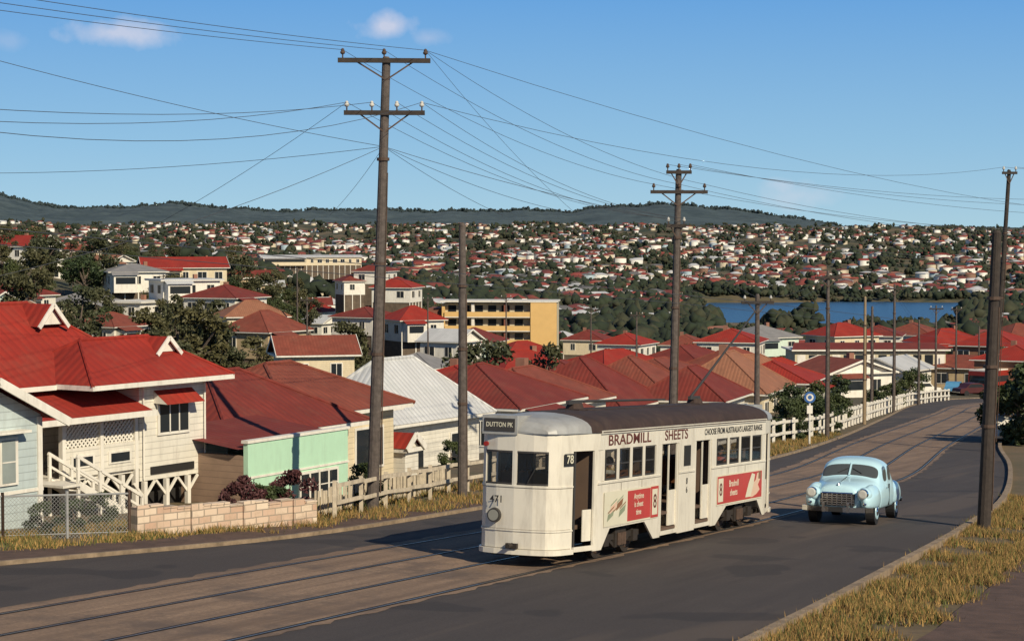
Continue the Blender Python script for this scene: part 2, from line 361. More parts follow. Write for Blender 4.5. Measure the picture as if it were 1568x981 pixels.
# ------------------------------------------------------------------ houses
brk_=pm('chimney_brick',(.30,.14,.09),.85)
def house(name,px,Y,w,d,wallh,roofh,wall,roof,alpha=24,kind='hip',zg=None,base=2.5,eave=.5,win=True,trim=white,X=None,plain=False):
    x=bx(px,Y) if X is None else X
    z=float(hgt(x,Y)) if zg is None else zg
    E=empty(name,(x,Y,z),math.radians(90-alpha))
    q=MB(); x0,x1,y0,y1=-w/2,w/2,-d/2,d/2
    q.box(x0,x1,y0,y1,0,wallh,wall)
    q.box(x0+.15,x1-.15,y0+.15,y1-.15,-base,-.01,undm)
    for i in range(int(w/2)+1):
        xx=x0+.1+(w-.2)*i/max(1,int(w/2))
        for yy in (y0+.08,y1-.08): q.box(xx-.09,xx+.09,yy-.07,yy+.07,-base,-.005,trim)
    porch=w>6.5 and not plain and (int(abs(x)*7)+int(Y))%2==0
    if porch:
        pw=w*.42; q.box(x0+.3,x0+.3+pw,y0-1.5,y0-.001,0,wallh*.86,wall)
        q.box(x0+.6,x0+pw,y0-1.53,y0-1.501,wallh*.42,wallh*.74,glass)
    q.build('walls',parent=E)
    q=MB(); e=eave; zt=wallh
    if porch: q.add([(x0,y0-1.9,wallh*.84),(x0+.6+pw,y0-1.9,wallh*.84),(x0+.6+pw,y0-e-.04,wallh*.99),(x0,y0-e-.04,wallh*.99)],[(0,1,2,3)],roof)
    q.box(x0-e,x1+e,y0-e,y1+e,zt-.14,zt,trim)
    X0,X1,Y0,Y1=x0-e-.03,x1+e+.03,y0-e-.03,y1+e+.03; zt+=.004
    if kind=='hip':
        if w>=d: r=(Y1-Y0)/2; a=(X0+r*.9,0); b=(X1-r*.9,0)
        else: r=(X1-X0)/2; a=(0,Y0+r*.9); b=(0,Y1-r*.9)
        A=(a[0],a[1],zt+roofh);B=(b[0],b[1],zt+roofh)
        if w>=d: fs=[(0,1,5,4),(1,2,5),(2,3,4,5),(3,0,4)]
        else: fs=[(0,1,4),(1,2,5,4),(2,3,5),(3,0,4,5)]
        vs=[(X0,Y0,zt),(X1,Y0,zt),(X1,Y1,zt),(X0,Y1,zt),A,B]
        q.add(vs,fs+[(3,2,1,0)],roof)
        q.cyl(A,B,.09,.09,roof,6)
        for c,t in ((0,A),(3,A),(1,B),(2,B)) if w>=d else ((0,A),(1,A),(2,B),(3,B)): q.cyl(vs[c],t,.07,.07,roof,6)
    elif kind=='gable':
        vs=[(X0,Y0,zt),(X1,Y0,zt),(X1,Y1,zt),(X0,Y1,zt),(0,Y0,zt+roofh),(0,Y1,zt+roofh)]
        q.add(vs,[(0,4,5,3),(1,2,5,4)],roof)
        vs=[(x0,y0,zt),(x1,y0,zt),(0,y0,zt+roofh*(w/2)/(w/2+e))]; q.add(vs,[(0,1,2)],wall)
        vs=[(x0,y1,zt),(x1,y1,zt),(0,y1,zt+roofh*(w/2)/(w/2+e))]; q.add(vs,[(2,1,0)],wall)
        for yy in (Y0-.02,Y1+.02):
            q.beam((X0,yy,zt-.06),(0,yy,zt+roofh-.04),.05,.2,trim); q.beam((X1,yy,zt-.06),(0,yy,zt+roofh-.04),.05,.2,trim)
    elif kind=='gablex':
        vs=[(X0,Y0,zt),(X1,Y0,zt),(X1,Y1,zt),(X0,Y1,zt),(X0,0,zt+roofh),(X1,0,zt+roofh)]
        q.add(vs,[(0,1,5,4),(2,3,4,5)],roof)
        for xx in (x0,x1): q.add([(xx,y0,zt),(xx,y1,zt),(xx,0,zt+roofh*.9)],[(0,1,2)],wall)
        for xx in (X0-.02,X1+.02):
            q.beam((xx,Y0,zt-.06),(xx,0,zt+roofh-.04),.05,.2,trim); q.beam((xx,Y1,zt-.06),(xx,0,zt+roofh-.04),.05,.2,trim)
    else:
        q.box(X0,X1,Y0,Y1,zt,zt+.15,roof)
    if (int(Y*3)+int(w*10))%3==0 and w>6: q.box(w*.2,w*.2+.6,d*.1,d*.1+.6,wallh+.1,wallh+roofh+.4,brk_)
    q.build('roof',parent=E)
    if win:
        q=MB()
        def W(cx,cy,ax,ww=1.1,z0=wallh-2.0,z1=wallh-.75):
            if ax in 'fb':
                s=-1 if ax=='f' else 1
                a,b=sorted((cy,cy+s*.05)); q.box(cx-ww/2-.08,cx+ww/2+.08,a,b,z0-.08,z1+.08,trim)
                a,b=sorted((cy+s*.0501,cy+s*.06)); q.box(cx-ww/2,cx+ww/2,a,b,z0,z1,glass)
                a,b=sorted((cy+s*.0601,cy+s*.08)); q.box(cx-.025,cx+.025,a,b,z0,z1,trim)
            else:
                s=-1 if ax=='l' else 1
                a,b=sorted((cx,cx+s*.05)); q.box(a,b,cy-ww/2-.08,cy+ww/2+.08,z0-.08,z1+.08,trim)
                a,b=sorted((cx+s*.0501,cx+s*.06)); q.box(a,b,cy-ww/2,cy+ww/2,z0,z1,glass)
                a,b=sorted((cx+s*.0601,cx+s*.08)); q.box(a,b,cy-.025,cy+.025,z0,z1,trim)
        k=max(1,int(w/2.7))
        for i in range(k):
            cx=x0+w*(i+.5)/k; W(cx,y0,'f',random.uniform(.8,1.6)); W(cx,y1,'b')
        k=max(1,int(d/2.7))
        for i in range(k):
            cy=y0+d*(i+.5)/k; W(x0,cy,'l',random.uniform(.8,1.6)); W(x1,cy,'r')
        q.build('windows',parent=E)
    return E
def roofhouse(name,px,Y,w,d,peak,eavey,wall,roof,alpha=24,kind='hip',wh=2.9,base=3.5,**k):
    ze=bz(eavey,Y); zp=bz(peak,Y); return house(name,px,Y,w,d,wh,zp-ze,wall,roof,alpha,kind,zg=ze-wh,base=base,**k)
roofhouse('silver_roof_house',603,82,6.4,4.2,549,636,whiteb,silver,32,'hip',base=2,wh=2.8,plain=True)
roofhouse('weatherboard_house',735,108,8,8.0,557,612,whiteb,redroof2,25)
roofhouse('weatherboard_house',800,118,9,7,562,612,whiteb,rustroof,25)
roofhouse('weatherboard_house',893,128,8,7.6,546,616,whiteb,redroof2,22)
roofhouse('weatherboard_house',965,142,8,8,545,600,whiteb,rustroof,22)
roofhouse('weatherboard_house',1060,132,7,5.5,560,606,whiteb,redroof2,20)
roofhouse('weatherboard_house',1118,150,9,7,538,594,creamb,orroof,20)
roofhouse('weatherboard_house',1185,172,8,7,552,580,whiteb,redroof,18)
roofhouse('weatherboard_house',700,150,9,9,560,590,whiteb,redroof,24)
roofhouse('weatherboard_house',1010,190,10,8,548,575,whiteb,rustroof,24)
roofhouse('weatherboard_house',860,180,10,9,552,580,whiteb,redroof2,14)
roofhouse('weatherboard_house',940,215,10,8,535,560,whiteb,redroof,50)
roofhouse('weatherboard_house',1050,230,10,8,528,552,creamb,redroof2,30)
roofhouse('weatherboard_house',800,230,9,8,536,560,whiteb,redroof,60)
roofhouse('weatherboard_house',1120,215,8,7,532,560,whiteb,rustroof,40)
roofhouse('weatherboard_house',590,130,7,7,570,600,whiteb,grroof,24)
roofhouse('red_roof_house',425,66,6.0,5.2,556,622,creamb,rustroof,30,'hip',wh=2.4,plain=True)
roofhouse('red_roof_house',340,62,6.2,5.2,568,650,creamb,redroof2,30,'hip',wh=2.4,plain=True)
roofhouse('red_roof_house',505,68,3.0,2.4,602,624,creamb,rustroof,30,'hip',wh=2.6)
roofhouse('garden_shed',607,69,.9,1.2,662,684,whiteb,redroof,28,'gable',wh=1.6,win=False,eave=.15)
# green shop
E=empty('green_shop',(-4.8,58,-7.9),math.radians(60))
q=MB(); q.box(-4.75,0,0,.15,0,2.25,mintp); q.box(-4.8,.05,-.04,.19,2.25,2.33,white); q.box(-4.75,-4.6,.15,3.2,0,1.9,brownb); q.box(-.15,0,.15,3.2,0,2.0,whiteb)
q.add([(-5,.15,2.1),(0.1,.15,2.1),(0.1,3.4,2.5),(-5,3.4,2.5)],[(0,1,2,3)],redroof2); q.build('walls',parent=E)
q=MB(); q.box(-4.78,.03,-.03,-.001,1.28,1.34,white)
q.box(-2.45,-.55,-.06,-.001,.35,1.22,white)
for i in range(4): 
    q.box(-2.38+i*.46,-2.02+i*.46,-.075,-.061,.42,1.15,glass); q.box(-2.38+i*.46,-2.02+i*.46,-.085,-.076,.78,.81,white)
q.build('windows',parent=E)
# big red roof house with verandah
E=empty('red_roof_verandah_house',(-8.5,55,-7.7),math.radians(57))
def hiproof(q,x0,x1,y0,y1,z,h,mat,ax='x',k=.95):
    r=(y1-y0)/2*k; c=(y0+y1)/2; A=(x0+r,c,z+h);B=(x1-r,c,z+h); fs=[(0,1,5,4),(1,2,5),(2,3,4,5),(3,0,4)]
    vs=[(x0,y0,z),(x1,y0,z),(x1,y1,z),(x0,y1,z),A,B]; q.add(vs,fs,mat); q.box(x0,x1,y0,y1,z-.13,z-.003,white)
    q.cyl(A,B,.07,.07,mat,6)
    for c_,t in ((0,A),(3,A),(1,B),(2,B)): q.cyl(vs[c_],t,.05,.05,mat,6)
    return A,B
def gablet(q,x,y,z,w,h,ln,mat):
    q.add([(x-w,y,z),(x+w,y,z),(x,y,z+h)],[(0,1,2)],white)
    q.add([(x-w-.1,y-.1,z-.05),(x,y-.1,z+h+.05),(x,y+ln,z+h+.05),(x-w-.1,y+ln,z-.05)],[(0,1,2,3)],mat)
    q.add([(x+w+.1,y-.1,z-.05),(x,y-.1,z+h+.05),(x,y+ln,z+h+.05),(x+w+.1,y+ln,z-.05)],[(0,1,2,3)],mat)
    q.beam((x-w-.12,y-.13,z-.08),(x,y-.13,z+h+.03),.05,.11,white); q.beam((x+w+.12,y-.13,z-.08),(x,y-.13,z+h+.03),.05,.11,white)
q=MB()
q.box(-12,-2.6,2.2,6,1.5,3.7,whiteb); q.box(-2.6,0,0,6,1.15,3.7,whiteb)
q.box(-12,-2.65,2.4,5.9,-.8,1.499,darkm); q.box(-2.6,-.15,.6,5.8,-.8,1.149,darkm)  # solid dark boxes stand in for the shade beneath the house
q.box(-5.35,-2.6,.0,.1,1.5,2.25,whiteb)
q.box(-12,-6.7,.0,2.2,1.5,3.05,whiteb)
for x in (-6.62,-5.35,-4.0,-2.72): q.box(x-.06,x+.06,-.02,.12,-.5,3.1,white)
q.box(-6.6,-2.66,0.02,.12,3.0,3.12,white)
q.box(-6.7,-2.6,.1,2.2,1.4,1.498,white)
q.box(-6.5,-5.5,2.12,2.19,1.5,3.0,darkm)  # dark panel in place of a shaded opening
q.build('walls',parent=E)
q=MB()
hiproof(q,-12.5,-.9,.7,6.6,3.84,2.0,redroof,'x',.75)
hiproof(q,-4.9,.55,-.6,3.2,3.86,1.05,redroof,'x',.75)
gablet(q,-3.3,2.55,5.3,.42,.5,1.6,redroof)
gablet(q,-.95,.55,4.52,.36,.36,1.2,redroof)
q.add([(-7.2,-.6,3.05),(-2.6,-.6,3.05),(-2.6,2.2,4.0),(-7.2,2.2,4.0)],[(0,1,2,3)],redroof)
q.box(-7.2,-2.6,-.66,-.6,2.95,3.1,white)
q.add([(-13,-.6,3.0),(-7.2,-.6,3.0),(-7.2,2.2,4.1),(-13,2.2,4.1)],[(0,1,2,3)],redroof); q.box(-13,-7.21,-.66,-.6,2.9,3.05,white)
q.build('roof',parent=E)
q=MB()
def lattice(q,x0,x1,z0,z1,y,mat=white,st=.14):
    n=int((x1-x0+z1-z0)/st)
    for i in range(n):
        c=i*st
        for sg in (1,-1):
            za=max(z0,z0+c-(x1-x0)); zb=min(z1,z0+c)
            if zb<=za: continue
            xa=x0+c-(za-z0); xb=x0+c-(zb-z0)
            if sg<0: xa=x0+x1-xa; xb=x0+x1-xb
            q.beam((xa,y+.012*sg,za),(xb,y+.012*sg,zb),.015,.045,mat)
lattice(q,-5.28,-4.07,2.25,3.0,.05); lattice(q,-3.93,-2.8,2.25,3.0,.05)
q.build('lattice',parent=E)
q=MB()
cx,z0,z1,ww=-1.3,2.40,3.2,1.1
q.box(cx-ww/2-.08,cx+ww/2+.08,-.05,-.001,z0-.08,z1+.08,white); q.box(cx-ww/2,cx+ww/2,-.062,-.0501,z0,z1,glass)
for k in range(1,3): q.box(cx-ww/2+k*ww/3-.02,cx-ww/2+k*ww/3+.02,-.075,-.0621,z0,z1,white)
q.add([(cx-ww/2-.2,-.5,z1-.02),(cx+ww/2+.2,-.5,z1-.02),(cx+ww/2+.2,0,z1+.34),(cx-ww/2-.2,0,z1+.34)],[(0,1,2,3)],redroof)
for sx in (cx-ww/2-.2,cx+ww/2+.2): q.add([(sx,-.5,z1-.02),(sx,0,z1+.32),(sx,0,z1+.0)],[(0,1,2)],white)
q.box(-2.2,-.5,-.04,-.001,1.3,1.5,darkm)  # dark strip on the wall, shade of an opening painted in
for cx in (-4.7,-3.35): q.box(cx-.42,cx+.42,-.03,-.001,1.72,2.05,white); q.box(cx-.34,cx+.34,-.04,-.0301,1.77,2.0,glass)
q.cyl((-.08,-.06,1.2),(-.08,-.06,3.7),.03,.03,white,6); q.cyl((-2.5,-.06,1.2),(-2.5,-.06,3.7),.025,.025,white,6)
q.build('windows',parent=E)
q=MB()
for i in range(8):
    q.box(-6.2+i*.28,-5.9+i*.28,-1.3,-.35,1.5-i*.15,1.55-i*.15,white)
for yy in (-1.32,-.33):
    q.beam((-6.2,yy,1.55),(-3.9,yy,.3),.06,.2,white); q.beam((-6.2,yy,2.25),(-3.9,yy,1.0),.06,.08,white); q.beam((-6.2,yy,1.95),(-3.9,yy,.7),.04,.06,white)
    for i in range(4): q.box(-6.2+i*.75,-6.12+i*.75,yy-.03,yy+.03,-.3,2.2-i*.4,white)
q.box(-6.75,-6.15,-1.4,0,1.5,1.56,white)
for x in np.arange(-5.0,.1,.85):
    top=1.4 if x<-2.7 else 1.14
    q.box(x-.06,x+.06,-.08,.04,-.8,top,white); q.beam((x,-.02,top-.45),(x+.4,-.02,top-.02),.05,.07,white); q.beam((x,-.02,top-.45),(x-.4,-.02,top-.02),.05,.07,white)
q.build('front_stairs',parent=E)
# left gable house
E=empty('blue_gable_house',(-10.95,46.1,-6.9),math.radians(57))
q=MB(); q.box(-3.3,0,0,6,0,2.75,blueg); q.add([(-3.3,0,2.75),(0,0,2.75),(-1.65,0,3.55)],[(0,1,2)],blueg)
q.box(-9,-3.3,1,6,0,2.75,blueg); q.build('walls',parent=E)
q=MB(); q.add([(-3.75,-.4,2.62),(-1.65,-.4,3.66),(-1.65,6,3.66),(-3.75,6,2.62)],[(0,1,2,3)],redroof); q.add([(.45,-.4,2.62),(.45,6,2.62),(-1.65,6,3.66),(-1.65,-.4,3.66)],[(0,1,2,3)],redroof)
q.beam((-3.8,-.44,2.55),(-1.65,-.44,3.62),.05,.2,white); q.beam((.5,-.44,2.55),(-1.65,-.44,3.62),.05,.2,white)
q.add([(-10,.4,2.6),(-3.5,.4,2.6),(-3.5,4,3.6),(-10,4,3.6)],[(0,1,2,3)],redroof)
q.build('roof',parent=E)
q=MB(); q.box(-2.75,-.75,-.06,-.001,1.2,2.3,white); fg=pm('frosted_glass',(.30,.34,.32),.3)
for i in range(4): q.box(-2.68+i*.48,-2.28+i*.48,-.07,-.0601,1.26,2.24,fg); q.box(-2.68+i*.48,-2.28+i*.48,-.08,-.0701,1.72,1.75,white)
q.box(-2.9,-.6,-.35,-.001,2.4,2.46,white)
q.box(-3.35,.05,-.03,-.001,.98,1.06,white); q.box(-.12,.02,-.04,-.001,0,2.7,white); q.box(-3.32,-3.2,-.04,-.001,0,2.7,white)
q.build('windows',parent=E)
# mid-distance houses
WL=[whiteb,creamb,white,mint,white,whiteb,pm('tan_weatherboard',(.5,.38,.22),.7)]; RL=[redroof,redroof2,rustroof,silver,orroof,redroof2,rustroof,redroof,grroof]
brk=pm('brown_brick',(.28,.14,.08),.8)
mid=[
(40,400,9,11,6.2,2.2,white,redroof,'gable',360),(92,380,6,7,3.4,1.4,white,silver,'gable',396),(205,330,9,9,3.4,1.2,white,grroof,'hip',404),(280,345,14,10,3.2,1.8,creamb,redroof,'gablex',393),
(345,300,9,9,3.6,1.8,whiteb,redroof2,'hip',436),(282,305,9,7,3.4,.4,white,silver,'flat',424),(385,265,8,7,3,2,creamb,orroof,'hip',460),(405,240,8,7,3.2,2.4,MATS['tan_weatherboard'],rustroof,'hip',475),
(480,165,6,4.5,2.6,1.5,creamb,rustroof,'gablex',513),(215,300,9,6,2.4,.5,white,white,'flat',456),(20,290,8,9,3,1.8,whiteb,redroof2,'hip',432),(475,720,36,9,3,.8,creamb,silver,'gablex',390),
(575,470,8,8,3,1.8,white,redroof2,'hip',403),(608,400,8,8,3,2,white,redroof,'hip',424),(545,470,8,8,3.2,1.8,white,redroof2,'hip',418),(632,300,7,7,3.2,2,whiteb,redroof,'hip',468),
(725,280,8,7,3,1.8,mint,redroof2,'hip',502),(690,270,6,6,3,1.6,white,silver,'gable',503),(800,290,8,7,3,1.6,white,redroof,'hip',522),(640,240,7,7,3,1.6,white,grroof,'hip',540),(560,330,8,8,3,1.5,white,redroof2,'hip',470),
(1290,330,9,8,3,2,creamb,redroof,'hip',494),(1345,345,9,8,3,1.6,white,redroof2,'hip',498),(1450,300,9,8,3,2,creamb,redroof,'hip',503),(1400,360,9,9,3,2,white,rustroof,'hip',494),(1525,280,10,9,3,2,brk,redroof,'hip',505),(1560,330,9,9,3,2,white,rustroof,'hip',495),
(1120,300,9,9,3,1.8,whiteb,redroof,'hip',503),(1165,330,9,9,3,1.8,mint,grroof,'hip',498),(1190,235,7,6,3,1.6,whiteb,redroof,'hip',548),(1560,240,9,8,3,1.6,brk,redroof,'hip',528),
(130,300,8,8,3,1.6,creamb,grroof,'hip',446),(170,250,7,7,3,1.6,whiteb,rustroof,'hip',478),(960,360,9,8,3,1.8,white,redroof,'hip',510),(900,400,9,8,3,1.8,creamb,redroof2,'hip',505),(1050,380,9,8,3,1.8,white,rustroof,'hip',512)]
occ=[]
for (px,Y,w,d,wh,rh,wa,ro,kd,pk) in mid:
    zt=bz(pk,Y); al=random.choice([24,30,62,70,15]); al=al if kd!='gablex' else 75
    house('weatherboard_house',px,Y,w,d,wh,rh,wa,ro,al,kd,zg=zt-wh-rh,base=5); occ.append((bx(px,Y),Y,max(w,d)))
for k in range(240):
    Y=math.exp(random.uniform(math.log(185),math.log(800))); X=random.uniform(-.33,.36)*Y
    if X>XL(Y)-14 and Y<340 : continue
    px=784+F*X/Y
    if any(abs(X-a)<r+2 and abs(Y-b)<r+5 for a,b,r in occ) : continue
    if 640<px<880 and 290<Y<450: continue
    occ.append((X,Y,8))
    house('weatherboard_house',0,Y,random.uniform(7,10),random.uniform(6,8),2.9,random.uniform(1.3,2.0),random.choice(WL),random.choice(RL),random.choice([24,66,35,80]),random.choice(['hip','hip','gable','gablex']),base=3,X=X)
# apartment block
ylw=pm('yellow_brick',(.72,.46,.17),.75,.12,.5); rbr=pm('red_brown_brick',(.22,.08,.05),.8); crr=pm('cream_render',(.62,.54,.36),.8)
E=empty('apartment_block',(bx(676,415),415,bz(550,415)),math.radians(-4))
q=MB(); H=11.6; W=24
q.box(0,W,2.0,11,0,H,crr); q.box(18.6,W,0,2.0,0,H+.3,ylw); q.box(0,.6,.6,2,0,H-.6,ylw); q.box(-3,0,2,11,0,H-1,rbr); q.box(-.3,W+.3,-.1,11.2,H+.31,H+.6,white)
q.box(6.2,6.8,.6,2,0,H,white); q.box(13,13.6,.6,2,0,H,rbr)
for f in range(4):
    z=f*2.9; q.box(.6,18.59,.2,1.99,z,z+.18,white); q.box(.6,18.59,.2,.4,z+.18,z+1.2,ylw if f else rbr)
    for i in range(6): q.box(1.2+i*2.8,2.9+i*2.8,1.9,1.999,z+.9,z+2.5,glass)
q.build('walls',parent=E)
E=empty('school_building',(bx(1218,255),255,bz(578,255)),math.radians(2))
q=MB(); q.box(0,19.5,0,7,-2,3.3,crr); q.box(-.5,20,-.6,7.6,3.4,3.6,white)
q.add([(-.5,-.6,3.61),(20,-.6,3.61),(19,3.5,4.3),(.5,3.5,4.3)],[(0,1,2,3)],redroof2)
orp=pm('orange_panel',(.70,.38,.10),.6)
for i in range(13):
    q.box(.3+i*1.5,1.35+i*1.5,-.05,-.001,1.5,2.9,glass if i%3 else white); q.box(.3+i*1.5,1.5+i*1.5,-.04,-.001,.3,1.35,orp if i%2 else white)
q.build('walls',parent=E)
# mid trees
E=empty('suburb_trees')
sp=[(540,150,.8),(525,160,.7),(505,145,.6),(560,155,.6),(490,150,.55),(250,210,.8),(300,215,.85),(340,220,.7),(275,205,.7),(225,230,.7),(40,190,.7),(90,200,.75),(120,190,.6),(20,215,.8),(60,180,.6),(880,320,.8),(865,340,.7),(1060,340,.8),(1040,360,.8),(1085,350,.8),(1220,420,1.0),(1235,430,.9),(1205,440,.9),(735,200,.4),(625,190,.5),(465,330,.8),(445,340,.8),(560,230,.7),(590,220,.7),(270,330,.9),(60,330,.7),(990,260,.45),(330,130,.5),(360,140,.5),(200,150,.5),(140,170,.6),(430,290,.7),(130,330,.9),(150,335,.9),(340,360,1.0),(365,370,1.0),(310,380,.9)]
for px,Y,s in sp: place(random.choice(TM),'tree',bx(px,Y),Y,s,parent=E)
for k in range(1350):
    Y=math.exp(random.uniform(math.log(150),math.log(1000))); X=random.uniform(-.32,.33)*Y; px=784+F*X/Y
    if X>XL(Y)-8 and Y<330: continue
    if any(abs(X-a)<r*.6+1.5 and -r*.8-4<Y-b<r*.6+1.5 for a,b,r in occ) : continue
    if 640<px<870 and 180<Y<430: continue
    if 1150<px<1500 and Y<300: continue
    if 870<=px<=1150 and Y<260: continue
    s=random.uniform(.35,.85)
    if px>860: s*=.75
    if px>1080 and Y>700: s*=.6
    place(random.choice(TM),'tree',X,Y,s,parent=E)
bmx=bmesh.new(); bmesh.ops.create_icosphere(bmx,subdivisions=1,radius=1); bv=np.array([v.co[:] for v in bmx.verts]); bf=np.array([[v.index for v in f.verts] for f in bmx.faces]); bmx.free()
def scatter(n,y0,y1,u=.36):
    Y=np.exp(rng.uniform(math.log(y0),math.log(y1),n)); X=rng.uniform(-u,u,n)*Y; return X,Y
def cl(X,Y): return np.sin(X/83+Y/120)+np.sin(X/41-Y/97+1)+np.sin(Y/55+X/150)
def crowns(name,X,Y,Z,R,lift,mats=None,k=4):
    n=len(X); X=np.repeat(X,k);Y=np.repeat(Y,k);Z=np.repeat(Z+R*lift,k);Rr=np.repeat(R,k)
    X=X+rng.normal(0,.5,n*k)*Rr; Y=Y+rng.normal(0,.5,n*k)*Rr; Z=Z+rng.normal(0,.28,n*k)*Rr; Rr=Rr*rng.uniform(.32,.68,n*k)
    P=bv[None]*(1+.4*rng.normal(size=(n*k,len(bv),1)))*Rr[:,None,None]; P+=np.stack([X,Y,Z],-1)[:,None,:]
    Fc=(bf[None]+(np.arange(n*k)*len(bv))[:,None,None]).reshape(-1,3)
    mats=mats or tm
    npmesh(name,P.reshape(-1,3),Fc,mats,np.repeat(np.repeat(rng.integers(0,len(mats),n),k),len(bf)))
tm=[pm('far_foliage_dark',(.020,.032,.014),.9,.4,.3),pm('far_foliage_olive',(.046,.050,.023),.9,.4,.3),pm('far_foliage_mid',(.030,.044,.020),.9,.4,.3)]
X,Y=scatter(18000,620,5600); Z=hgt(X,Y); PXX=784+F*X/Y
ok=(Z>-49)&((cl(X,Y)>-.7)|(rng.random(len(X))<.55))&~((PXX>1075)&(PXX<1490)&(Y>780)&(Y<1100)); X,Y,Z=X[ok],Y[ok],Z[ok]
R=rng.uniform(2.4,5.4,len(X)); R=np.where(Y>2500,R*1.2,R)
crowns('distant_trees',X,Y,Z,R,.7)
X,Y,R=[],[],[]
for px0,px1,ya,yb,nn,r0,r1 in ((1185,1238,990,1035,34,4,6),(1482,1620,900,1060,150,4,7),(1040,1090,880,1040,60,3.5,6),(1060,1500,1490,1540,300,2,3.8),(900,1060,700,1050,220,3,6),(1090,1480,880,1020,170,1.2,2.1),(1300,1480,1010,1040,16,2,3.4)):
    y_=rng.uniform(ya,yb,nn); x_=(rng.uniform(px0,px1,nn)-784)/F*y_; X+=list(x_);Y+=list(y_); R+=list(rng.uniform(r0,r1,nn))
X=np.array(X);Y=np.array(Y);R=np.array(R)
crowns('riverside_trees',X,Y,np.maximum(hgt(X,Y),-49.5),R,.6)
Xr=rng.uniform(-.3,.3,3500)*8600; Yr=rng.uniform(8300,8900,3500)
crowns('ridge_trees',Xr,Yr,hgt(Xr,Yr),rng.uniform(5,12,3500),.3,[pm('ridge_foliage_hazed',(.045,.070,.072),.95,.5,.05),pm('ridge_foliage_hazed_dark',(.03,.05,.053),.95,.5,.05)],3)  # foliage colours made bluer and lighter, distance haze painted in
X,Y=scatter(10500,640,4900); Z=hgt(X,Y); PXX=784+F*X/Y
keep=(Z>-48.5)&((cl(X,Y)<1.1)|(rng.random(len(X))<.25))&((Y>1400)|(rng.random(len(X))<.4))&~((PXX>1040)&(PXX<1520)&(Y>820)&(Y<1545)); X,Y,Z=X[keep],Y[keep],Z[keep]
n=len(X); w=rng.uniform(3.4,6.8,n); d=rng.uniform(3.0,4.6,n); h=rng.uniform(3.0,5.4,n); r=rng.uniform(1.1,2.2,n); hd=rng.uniform(0,6.283,n)
def loc(a,b_,c): 
    x=a*w;y=b_*d; return np.stack([X+x*np.cos(hd)-y*np.sin(hd),Y+x*np.sin(hd)+y*np.cos(hd),Z+c],-1)
o1=np.zeros(n)-3
rg=np.where(rng.random(n)<.3,1.08,.45)
P=np.stack([loc(-1,-1,o1),loc(1,-1,o1),loc(1,1,o1),loc(-1,1,o1),loc(-1,-1,h),loc(1,-1,h),loc(1,1,h),loc(-1,1,h),
  loc(-1.08,-1.1,h),loc(1.08,-1.1,h),loc(1.08,1.1,h),loc(-1.08,1.1,h),loc(-rg,0,h+r),loc(rg,0,h+r)],1)
tri=np.array([(0,1,5),(0,5,4),(1,2,6),(1,6,5),(2,3,7),(2,7,6),(3,0,4),(3,4,7),(8,9,13),(8,13,12),(10,11,12),(10,12,13),(9,10,13),(11,8,12)])
Fc=(tri[None]+(np.arange(n)*14)[:,None,None]).reshape(-1,3)
hw=[pm('far_white_wall',(.80,.77,.70),.8,.05),pm('far_cream_wall',(.58,.50,.36),.8,.05),pm('far_brick_wall',(.26,.15,.10),.8,.05),
    pm('far_red_roof',(.28,.058,.04),.8,.05),pm('far_silver_roof',(.56,.56,.55),.8,.05),pm('far_grey_roof',(.15,.145,.14),.8,.05),pm('far_orange_roof',(.32,.14,.09),.8,.05),pm('far_dark_red_roof',(.17,.04,.03),.8,.05),pm('far_blue_wall',(.40,.50,.55),.8,.05)]
wm=rng.choice([0,0,0,0,0,1,1,2,8],n); rm=rng.choice([3,3,3,3,7,7,4,4,5,6],n)
mi=np.where(np.tile(np.arange(14)>=8,(n,1)),rm[:,None],wm[:,None]).ravel()
npmesh('distant_houses',P.reshape(-1,3),Fc,hw,mi)
# ------------------------------------------------------------------ tram
u=Vector((.421,.907,-.0607)).normalized(); yv=Vector((-.907,.421,0)).normalized(); yv=(yv-u*yv.dot(u)).normalized(); zv=u.cross(yv)
o0=Vector((0,39.5,rp(0,39.5)+.016))
TMx=Matrix(((u.x,yv.x,zv.x,o0.x),(u.y,yv.y,zv.y,o0.y),(u.z,yv.z,zv.z,o0.z),(0,0,0,1)))
TR=empty('tram',matrix=TMx)
tw_=pm('tram_cream_paint',(.76,.71,.59),.45,.14,.8,dirt=.32,coat=.12)
tgrey=pm('tram_silver_paint',(.38,.38,.36),.45,.35,1.2,dirt=.3); troof=pm('tram_roof_canvas',(.05,.028,.022),.85,.5,1.5,dirt=.3)
tint=pm('tram_interior',(.14,.09,.06),.7); trim_d=pm('tram_dark_trim',(.05,.045,.04),.6); seatm=pm('seat_leather',(.20,.08,.03),.6); seam=pm('panel_seam',(.33,.29,.23),.6)
under=pm('truck_grime',(.035,.026,.020),.85,.5,8)
cglass=glassmat('clear_glass',(.03,.035,.04),.22)
L=14.5
half=[(0,0),(.03,.40),(.10,.66),(.2,.78),(.36,.86),(.8,.965),(1.7,1.15)]
def tt(s):
    s=min(s,L-s); return float(np.interp(s,[h[0] for h in half],[h[1] for h in half]))
